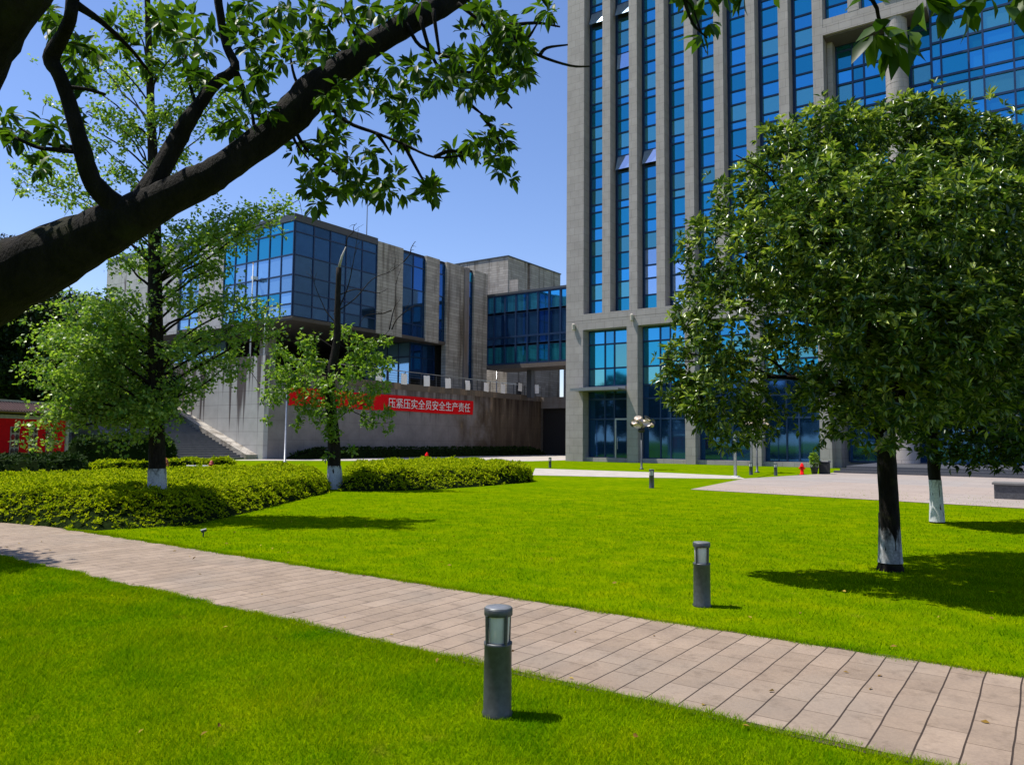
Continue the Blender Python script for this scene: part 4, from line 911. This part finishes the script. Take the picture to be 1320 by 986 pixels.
    # nearer sprays along the top edge on the right
    near = [(1135, 38, 1.9), (1150, 55, 1.95), (1112, 2, 1.85), (1172, 42, 1.9), (1128, 45, 1.9), (1190, 0, 1.8), (1225, 0, 1.8), (1248, 8, 1.8), (1275, -5, 1.8), (1298, 8, 1.8), (1318, -5, 1.8),
            (860, -6, 3.0), (893, 12, 3.0), (910, -4, 3.0), (914, 30, 3.0), (906, 48, 3.0), (880, -8, 3.0), (935, -10, 3.0), (960, -8, 3.0), (1000, -12, 2.8)]
    P = np.array([dep(*a_) for a_ in near]); O = RNG.normal(size=P.shape)*.5+np.array([0, 0, -.4])
    c, d = whorls(P, O, 6, .9, .006); d[:, 2] -= .55
    leaves('leaves', c, d, .082, M['leaf_near'], t, base, .42, .1, True)
    for l in ([(700, -90, 3.2), (800, -50, 3.1), (880, -5, 3.0), (905, 45, 3.0)], [(880, -5, 3.0), (893, 30, 3.0), (912, 50, 3.0)], [(880, -5, 3.0), (1000, -40, 2.4), (1110, -10, 1.9), (1135, 30, 1.9), (1150, 50, 1.95)], [(1000, -40, 2.4), (1180, -30, 1.85), (1300, -10, 1.8)]):
        p = smoothpath([dep(*a_) for a_ in l], 4); MB().tube(p, list(np.linspace(.008, .003, len(p))), 5).build('twig', M['bark_dark'], t, base, True)
    # the rest of the canopy, above the picture
    n = 420; fwd = np.array([-sin(radians(35.2)), cos(radians(35.2)), 0]); rgt = np.array([cos(radians(35.2)), sin(radians(35.2)), 0])
    a_ = RNG.uniform(-4.5, 2.6, n); f_ = RNG.uniform(-.5, 2.6, n); z_ = RNG.uniform(3.9, 5.6, n)
    P = a_[:, None]*rgt+f_[:, None]*fwd+z_[:, None]*np.array([0, 0, 1.0])
    c, d = whorls(P, RNG.normal(size=P.shape)*.5+np.array([0, 0, .4]), 9, .95, .008); c = c+RNG.normal(size=c.shape)*.1
    leaves('leaves', c, d, .12, M['leaf_near'], t, base, .45, .1, True)
near_tree()

# ------------------------------------------------------------------ hedges
def hedge(name, label, front, back, h, mat, leaf, dens, off, lump=.10, per=5):
    """clipped bed between a front line and a back line: a lumpy body clothed in leaves"""
    front = np.array(front, float); back = np.array(back, float); n = 60; g = 14
    tt = np.linspace(0, 1, n)
    def along(L): 
        s = np.concatenate([[0], np.cumsum(np.linalg.norm(np.diff(L, axis=0), axis=1))]); s /= s[-1]
        return np.stack([np.interp(tt, s, L[:, 0]), np.interp(tt, s, L[:, 1])], 1)
    A, B = along(front), along(back); v = []
    ph = random.uniform(0, 9)
    def hh(x, y, s):
        e = min(1, 16*min(s, 1-s)+.0)**.36
        return h*e*(1+lump*sin(x*1.9+ph)*sin(y*2.3)+lump*.8*sin(x*4.1+y*3.3+ph))
    V = []
    for i in range(n):
        for j in range(g):
            s = j/(g-1); p = A[i]*(1-s)+B[i]*s; ee = min(1, 12*min(tt[i], 1-tt[i])+.02)**.5
            V.append((p[0], p[1], max(0.0, hh(p[0], p[1], s)*ee)))
    V = np.array(V); fs = [(i*g+j, (i+1)*g+j, (i+1)*g+j+1, i*g+j+1) for i in range(n-1) for j in range(g-1)]
    t = thing(name, label, 'hedge', off)
    V2 = V.copy(); V2[:, 2] = np.maximum(V2[:, 2]-.06, -.01)
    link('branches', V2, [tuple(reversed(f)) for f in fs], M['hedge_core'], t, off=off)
    F_ = np.array(fs); a, b, c, d = V[F_[:, 0]], V[F_[:, 1]], V[F_[:, 2]], V[F_[:, 3]]
    ar = np.linalg.norm(np.cross(b-a, d-a), axis=1); dist = np.linalg.norm(a[:, :2], axis=1)
    w = ar*np.clip(12/dist, .3, 1.2); k = RNG.choice(len(fs), int(dens*w.sum()), p=w/w.sum())
    u1, u2 = RNG.random((len(k), 1)), RNG.random((len(k), 1))
    P = a[k]*(1-u1)*(1-u2)+b[k]*u1*(1-u2)+c[k]*u1*u2+d[k]*(1-u1)*u2
    nr = unit(np.cross(d-a, b-a))[k]; nr = np.where(nr[:, 2:3] < 0, -nr, nr)
    tuft = .5+.5*np.sin(P[:, 0]*9.1+2*np.sin(P[:, 1]*5.3))*np.sin(P[:, 1]*8.3+P[:, 2]*7+1.5*np.sin(P[:, 0]*4.1))
    kp = (RNG.random(len(P)) < .25+.75*tuft) & (RNG.random(len(P)) < np.clip(P[:, 2]/h*1.3+.1, .3, 1)); P, nr, tuft = P[kp], nr[kp], tuft[kp]
    P = P + nr*(tuft**2*.10-.03)[:, None] + RNG.normal(size=P.shape)*.02
    c_, d_ = whorls(P, nr+np.array([0, 0, .5])+RNG.normal(size=P.shape)*.5, per, .8, .01)
    leaves('foliage', c_, d_, leaf*(1+np.repeat(np.clip(np.linalg.norm(P, axis=1)/30-.4, 0, 1), per)), mat, t, off, .5, .15)
    return t
hedge('hedge', 'low yellow-green clipped hedge on the left, running from the footpath to the pruned tree',
      [gz(*p)[:2] for p in ((-160, 668), (0, 674), (120, 684), (250, 677), (340, 656), (400, 640), (424, 635))], [gz(*p, .5)[:2] for p in ((-160, 616), (0, 613), (110, 609), (200, 606), (300, 602), (380, 600), (420, 601))], 0.53, M['leaf_hedge'], .052, 750, (-17, 10, 0))
hedge('hedge', 'low yellow-green clipped hedge between the pruned tree and the pale side path',
      [gz(*p)[:2] for p in ((436, 633), (500, 633), (560, 631), (620, 627), (675, 622), (686, 619))], [gz(*p, .5)[:2] for p in ((440, 600), (500, 596), (560, 594), (620, 595), (670, 599), (684, 605))], 0.60, M['leaf_hedge'], .056, 700, (-18, 22, 0))
hedge('hedge', 'narrow bright hedge strip farther back beneath the stone staircase',
      [gz(*p, .1)[:2] for p in ((105, 609), (160, 607), (240, 605), (310, 603))], [gz(*p, .5)[:2] for p in ((105, 598), (160, 596), (240, 592.5), (310, 592))], 0.5, M['leaf_hedge'], .07, 320, (-30, 20, 0))
hedge('dark_hedge', 'dark green clipped hedge in front of the red notice board',
      [gz(*p)[:2] for p in ((-60, 622), (50, 620), (112, 618))], [gz(*p)[:2] for p in ((-60, 611), (50, 610), (112, 608.5))], .75, M['leaf_box'], .10, 90, (-30, 12, 0), .04)
hedge('dark_hedge', 'dark green clipped hedge left of the stone stairs, behind the ginkgo trunk',
      [gz(*p)[:2] for p in ((86, 601), (150, 601), (226, 600))], [gz(*p)[:2] for p in ((86, 597), (150, 597), (226, 596))], 1.5, M['leaf_box'], .12, 60, (-45, 20, 0), .03)
hedge('dark_hedge', 'long dark hedge strip at the foot of the banner wall',
      [(-47.3, 38.5), (-47.3, 50), (-47.3, 62), (-47.3, 74)], [(-48.7, 38.5), (-48.7, 50), (-48.7, 62), (-48.7, 74)], .8, M['leaf_box'], .12, 70, (-48, 50, 0), .03)

# ------------------------------------------------------------------ lawn lamps
def bollard(name, label, loc, s=1.0):
    t = thing(name, label, 'bollard light', loc, group='bollard lights on the lawn')
    MB().lathe(0, 0, [(.088, -.02), (.090, .015), (.083, .03), (.081, .40), (.084, .405), (.084, .418), (.07, .42)], 24).build('body', M['metal_grey'], t, None, True)
    MB().lathe(0, 0, [(.062, .41), (.063, .42), (.069, .570), (.067, .575)], 20).build('lens', M['lens'], t, None, True)
    for k in range(4):
        a_ = pi/4+k*pi/2+.45; m = MB(); m.tube([(.077*cos(a_), .077*sin(a_), .415), (.081*cos(a_), .081*sin(a_), .578)], .0105, 6); m.build('bar', M['metal_grey'], t)
    MB().lathe(0, 0, [(.07, .572), (.083, .574), (.0845, .577), (.0845, .612), (.082, .616), (.04, .617), (.001, .617)], 24).build('cap', M['metal_grey'], t, None, True)
    MB().lathe(0, 0, [(.0815, .6165), (.078, .621), (.04, .624), (.001, .625)], 20).build('cap_top', M['metal_cap'], t, None, True)  # paler disc paints the light that falls on the cap's top
    return t
b0 = bollard('bollard_light', 'large nearest grey bollard light in the grass this side of the footpath', gz(641, 921))
for x, y, lb, s in ((905, 781, 'grey bollard light on the lawn just beyond the footpath, left of the round tree', 1), (840, 629, 'small distant bollard light in mid lawn at the plaza corner', 1.05), (709, 603, 'tiny dark bollard light in the grass strip near the tower corner', 1.0), (968, 612, 'tiny dark bollard light beside the white post frame', 1.0), (1000, 613, 'tiny pale bollard light between the white post frame and the hydrant', 1.0)):
    o = copy_tree(b0); o.location = gz(x, y); o['label'] = lb; o.scale = (s, s, s); o.rotation_euler = (0, 0, random.uniform(0, 1.5))

# sculptural lamps
def flower_lamp(name, label, loc, h=2.5, seed=1):
    rr = random.Random(seed); t = thing(name, label, 'garden lamp', loc, group='leaf-headed metal garden lamps')
    MB().lathe(0, 0, [(.14, 0), (.14, .04), (.06, .08), (.06, .5), (.045, .52), (.045, h-.3)], 12).build('pole', M['metal_grey'], t, None, True)
    MB().lathe(0, 0, [(.10, h-.35), (.2, h-.28), (.16, h-.1), (.05, h)], 12).build('hub', M['black'], t, None, True)
    for k in range(18):
        th = k*2.4; ph = -.35+1.5*(k/17); o_ = np.array([cos(th)*cos(ph), sin(th)*cos(ph), sin(ph)])
        cen = np.array([0, 0, h+.12])+o_*np.array([.62, .62, .42])*rr.uniform(.8, 1.1)
        nrm = o_+np.array([rr.uniform(-.5, .5), rr.uniform(-.5, .5), rr.uniform(-.3, .5)]); nrm /= np.linalg.norm(nrm)
        s1 = np.cross(nrm, [0.2, 0.1, 1]); s1 /= np.linalg.norm(s1); s2 = np.cross(nrm, s1); R_ = rr.uniform(.17, .24); v = []
        for u in range(6):
            for w_ in range(6):
                p_, q_ = (u/5-.5)*2, (w_/5-.5)*2; p2, q2 = p_*math.sqrt(1-q_*q_/2), q_*math.sqrt(1-p_*p_/2)
                v.append(cen+R_*(s1*p2*1.15+s2*q2*.8+nrm*(.45*(p2*p2+q2*q2)-.2)))
        fs = [(u*6+w_, u*6+w_+1, (u+1)*6+w_+1, (u+1)*6+w_) for u in range(5) for w_ in range(5)]
        pet = MB(); pet.add(v, fs); pet.tube([(0, 0, h-.15), cen-nrm*R_*.2], .014, 5)
        pet.build('petal', M['copper'] if k % 4 else M['metal_grey'], t, None, True)
    return t
flower_lamp('garden_lamp', 'tall garden lamp with a cluster of bent metal leaves before the tower entrance', gz(827, 605))
flower_lamp('garden_lamp', 'garden lamp with metal leaves half hidden under the round tree crown', gz(976, 609), 2.5, 4)
# white two-post frame
wf = thing('post_frame', 'white metal frame of two posts with a top bar beside the side path', 'frame', gz(948, 615)); pA = gz(948, 615); pB = gz(969, 611)
dvec = pB-pA
MB().box(-.055, .055, -.055, .055, .06, 1.95).build('post', M['steel'], wf)
MB().box(dvec[0]-.05, dvec[0]+.05, dvec[1]-.05, dvec[1]+.05, 0, 1.95).build('post', M['metal_cap'], wf)
MB().box(-.16, .16, -.16, .16, 0, .06).build('foot', M['white_paint'], wf)
m = MB(); m.tube([(0, 0, 2.0), tuple(dvec*1.0+np.array([0, 0, 2.0])), tuple(dvec*1.9+np.array([0, 0, 1.98]))], .05, 6); m.build('top_bar', M['white_paint'], wf)

def hydrant(label, loc, mat, s=1.0, dark=None):
    t = thing('fire_hydrant', label, 'hydrant', loc); t.scale = (s, s, s)
    MB().lathe(0, 0, [(.17, 0), (.17, .05), (.11, .06), (.105, .5), (.14, .51), (.14, .55), (.115, .56), (.105, .64), (.06, .71), (.03, .72), (.03, .77)], 16).build('body', mat, t, None, True)
    for sx in (-1, 1):
        MB().tube([(.09*sx, 0, .42), (.2*sx, 0, .42), (.2*sx, 0, .42)], [.055, .055, .04], 10).build('outlet', dark or mat, t)
    MB().box(-.24, .24, -.24, .24, -.02, .03).build('base_plate', M['black'], t)
    return t
hydrant('red fire hydrant on a black base by the plant at the plaza edge', gz(1034, 612), M['red'], .8)
hydrant('small red fire hydrant poking up behind the hedge below the banner', gz(550, 597.5), M['red'], 1.0)
hydrant('rusty brown fire hydrant in the bright hedge right behind the ginkgo trunk', gz(213, 612), M['rust'], .95)
hydrant('red-brown hydrant valve at the end of a grey pipe in the hedge', gz(272, 611), M['red_dark'], .8, M['gold'])
gp = thing('water_pipe', 'grey horizontal water pipe leading to the red-brown hydrant valve', 'pipe', gz(240, 611)); e0 = gz(268, 611)-gz(240, 611)
MB().tube([(0, 0, .33), tuple(e0+np.array([0, 0, .33]))], .06, 10).build('pipe', M['steel'], gp); MB().box(-.08, .08, -.08, .08, 0, .3).build('support', M['metal_grey'], gp)

# potted plant and bin by the steps
pl = thing('potted_plant', 'leafy green plant in a dark pot beside the red hydrant', 'plant', gz(1050, 611)); plo = gz(1050, 611)
MB().lathe(0, 0, [(.14, 0), (.2, .32), (.22, .33), (.22, .37), (.19, .37)], 14).build('pot', M['black'], pl)
P, O = blob_points([(plo+np.array([0, 0, .75]), (.2, .2, .36))], 170, .2, False); c, d = whorls(P, O+np.array([0, 0, .5]), 5, .7, .01); leaves('foliage', c, d, .16, M['leaf_mid'], pl, plo, .4, .1)
bi = thing('litter_bin', 'squat dark litter bin next to the potted plant', 'bin', gz(1063, 611))
MB().bbox(-.24, .24, -.24, .24, 0, .62, .04).build('body', M['black'], bi); MB().bbox(-.27, .27, -.27, .27, .625, .70, .03).build('lid', M['dark_granite'], bi)
# granite bench wall on the plaza
gb = thing('stone_bench', 'dark granite block bench on the plaza at the right edge', 'bench', (-1.5, 27.2, 0))
MB().bbox(.03, 4.2, .03, .9, 0, .43, .01).build('base', M['dark_granite'], gb); MB().bbox(-.02, 4.25, -.02, .95, .432, .5, .015).build('seat', M['step_stone'], gb)

# lamp posts and poles
def lamp_post(label, loc, h):
    t = thing('lamp_post', label, 'lamp post', loc)
    MB().lathe(0, 0, [(.12, 0), (.12, .06), (.06, .1), (.05, h-.05)], 10).build('pole', M['steel'], t, None, True)
    MB().box(-.5, .5, -.06, .06, h-.05, h+.05).build('arm', M['steel'], t)
    for s_ in (-1, 1): MB().bbox(.45*s_-.28, .45*s_+.28, -.14, .14, h-.02+.07, h+.16, .03).build('lamp_head', M['metal_cap'], t)
    return t
lp = lamp_post('slim twin-headed lamp post standing on the terrace under the glass bridge', onx(640, 508, WX-4) * np.array([1, 1, 0]) + np.array([0, 0, 6.5]), 4.3)
pole = thing('pole', 'thin pale pole standing in front of the terrace wall corner', 'pole', gz(367, 596)); 
MB().lathe(0, 0, [(.16, 0), (.16, .06), (.07, .1), (.05, 4.6), (.02, 4.65)], 10).build('shaft', M['steel'], pole, None, True)
MB().tube([(0, 0, 4.5), (.5, 0, 4.75), (.9, 0, 4.78)], .03, 6).build('arm', M['steel'], pole)
for i, (x, lb, z1) in enumerate(((322, 'left thin white flagpole before the glazed corner of the block', 16.3), (340, 'right shorter white flagpole before the glazed corner of the block', 12.3))):
    r_ = ray(x, 465); p = np.array([0, 0, H])+r_*((39.6)/r_[1]); p[2] = 6.5
    fp = thing('flagpole', lb, 'flagpole', p, group='flagpoles on the terrace'); h = z1-6.5
    MB().lathe(0, 0, [(.075, 0), (.045, h), (.01, h+.02)], 10).build('shaft', M['white_paint'], fp, None, True)
    MB().lathe(0, 0, [(.01, h+.02), (.07, h+.08), (.01, h+.15)], 10).build('finial', M['gold'], fp); MB().lathe(0, 0, [(.2, 0), (.2, .1), (.1, .14)], 10).build('base', M['step_stone'], fp)

# notice board with tiled roof
nb0 = dep(0, 605, 33); nb1 = dep(85, 607, 37.0); nb0[2] = 0; nb1[2] = 0; dv = nb1-nb0; Ln = np.linalg.norm(dv); ang = math.atan2(dv[1], dv[0])
nb = thing('notice_board', 'roofed notice board with a red panel and three framed posters', 'notice board', nb0, ang)
x0, x1 = -2.2, Ln
MB().box(x0, x1-.2, .0, .08, .45, 2.35).build('panel', M['red'], nb)
MB().box(x0, x1-.25, -.006, 0, .46, .85).build('gold_band', M['gold'], nb)
for x in (x0-.1, x1-.1): MB().bbox(x-.1, x+.1, -.06, .16, 0, 2.72, .015).build('post', M['beige'], nb)
MB().box(x0, x1-.2, -.03, .11, .36, .448).build('bottom_rail', M['beige'], nb); MB().box(x0, x1-.2, -.05, .13, 2.352, 2.52).build('top_rail', M['beige'], nb)
rm = MB(); rm.add([(x0-.5, -.5, 2.68), (x1+.25, -.5, 2.68), (x1+.25, .06, 3.08), (x0-.5, .06, 3.08), (x1+.25, .62, 2.68), (x0-.5, .62, 2.68), (x0-.5, -.5, 2.62), (x1+.25, -.5, 2.62), (x1+.25, .62, 2.62), (x0-.5, .62, 2.62)], [(0, 1, 2, 3), (3, 2, 4, 5), (6, 7, 1, 0), (9, 5, 4, 8), (7, 8, 4, 2, 1), (6, 0, 3, 5, 9), (6, 9, 8, 7)])
xx = x0-.4
while xx < x1+.2: rm.tube([(xx, -.51, 2.70), (xx, .05, 3.10)], .035, 5); xx += .16
rm.build('roof', M['tile'], nb); MB().box(x0-.5, x1+.25, .0, .12, 3.09, 3.17).build('ridge', M['beige'], nb)
for i, f_ in enumerate((.17, .44, .70)):
    xc = f_*Ln; ps = MB(); ps.box(xc-.26, xc+.26, -.03, -.008, .78, 2.0, 0)
    rr = random.Random(i)
    for k in range(4):
        for q in range(2): ps.lathe(xc-.13+.25*q, -.031, [(.10*(1-abs(w-.5)), .8+.31*k+.24*w) for w in (0, .15, .35, .55, .8, 1)], 8, 1+rr.randrange(3))
    ps.build('poster', [M['poster'], M['rust'], M['bronze'], M['red_dark']], nb)
# low stone wall and its sloping rail left of the stairs
sw = thing('stone_wall', 'low beige stone wall behind the dark hedge left of the stairs', 'wall', (-56, 25, 0)); swo = dep(90, 575, 55); swo[2] = 0; swe = dep(200, 575, 62); swe[2] = 0
dv = swe-swo; sw.location = swo; sw.rotation_euler = (0, 0, math.atan2(dv[1], dv[0])); Lw = np.linalg.norm(dv)
MB().bbox(-1, Lw, 0, .5, 0, 2.7, .03).build('wall', M['block_stone'], sw); MB().bbox(-1.05, Lw+.05, -.05, .55, 2.703, 2.82, .02).build('coping', M['beige'], sw)
hr = thing('handrail', 'short pale sloping handrail at the end of the low stone wall', 'handrail', dep(163, 590, 53) * np.array([1, 1, 0])); ho = dep(163, 590, 53)*np.array([1, 1, 0])
MB().tube([dep(161, 554, 53), dep(179, 571, 53)], .12, 6).build('rail', M['steel'], hr, ho)
for x, y in ((162, 555), (178, 570)):
    p = dep(x, y, 53); MB().tube([p*np.array([1, 1, 0]), p], .04, 6).build('post', M['metal_grey'], hr, ho)
# little spike light in the lawn
sk = thing('spike_light', 'tiny grey spotlight on a spike in the lawn by the footpath', 'spotlight', gz(262, 692))
MB().tube([(0, 0, 0), (0, 0, .1)], .012, 6).build('spike', M['metal_grey'], sk); MB().tube([(-.02, -.03, .09), (.02, .04, .115)], [.032, .026], 10).build('head', M['metal_grey'], sk)

# trees across the lawn behind the viewer, mirrored in the tower's lower windows
def far_tree(x, y, h, r, label, group=None, lf=.55, dn=3.0):
    base = np.array([x, y, 0.0]); t = thing('broadleaf_tree', label, 'tree', base, group=group)
    bl_ = [(base+np.array([random.uniform(-1, 1)*r*.6, random.uniform(-1, 1)*r*.6, h*random.uniform(.3, .85)]), r*random.uniform(.4, .6)) for _ in range(12)]
    P, O = blob_points(bl_, dn, .5); c, dd = whorls(P, O+RNG.normal(size=O.shape)*.5, 5, .9, .05)
    leaves('crown', c+RNG.normal(size=c.shape)*.15, dd, lf, M['leaf_back'], t, base, .6, .15)
    trunk_mesh('trunk', [base, base+[0, 0, h*.3], base+[.2, 0, h*.6]], [.3, .24, .12], M['bark_dark'], t, base, 8)
for i in range(12): far_tree(-88+i*9+random.uniform(-2, 2), -30+random.uniform(-5, 5), random.uniform(11, 17), random.uniform(4.5, 6), 'dark leafy tree in the row across the lawn', 'trees across the lawn behind the viewpoint')

MB().box(-46.2, -45.3, 91.94, 92.05, 6.6, 9.2).build('window', M['glass_pale'], gr, gro)
far_tree(-37.5, 92, 15, 3.2, 'leafy green tree glimpsed in the gap between the grey annex and the tower')
far_tree(-13.3, 2.6, 7.5, 1.15, 'unseen tree added outside the left edge to shade the corner of the near lawn', None, .14, 40)  # out of view, added only for the shade its crown casts
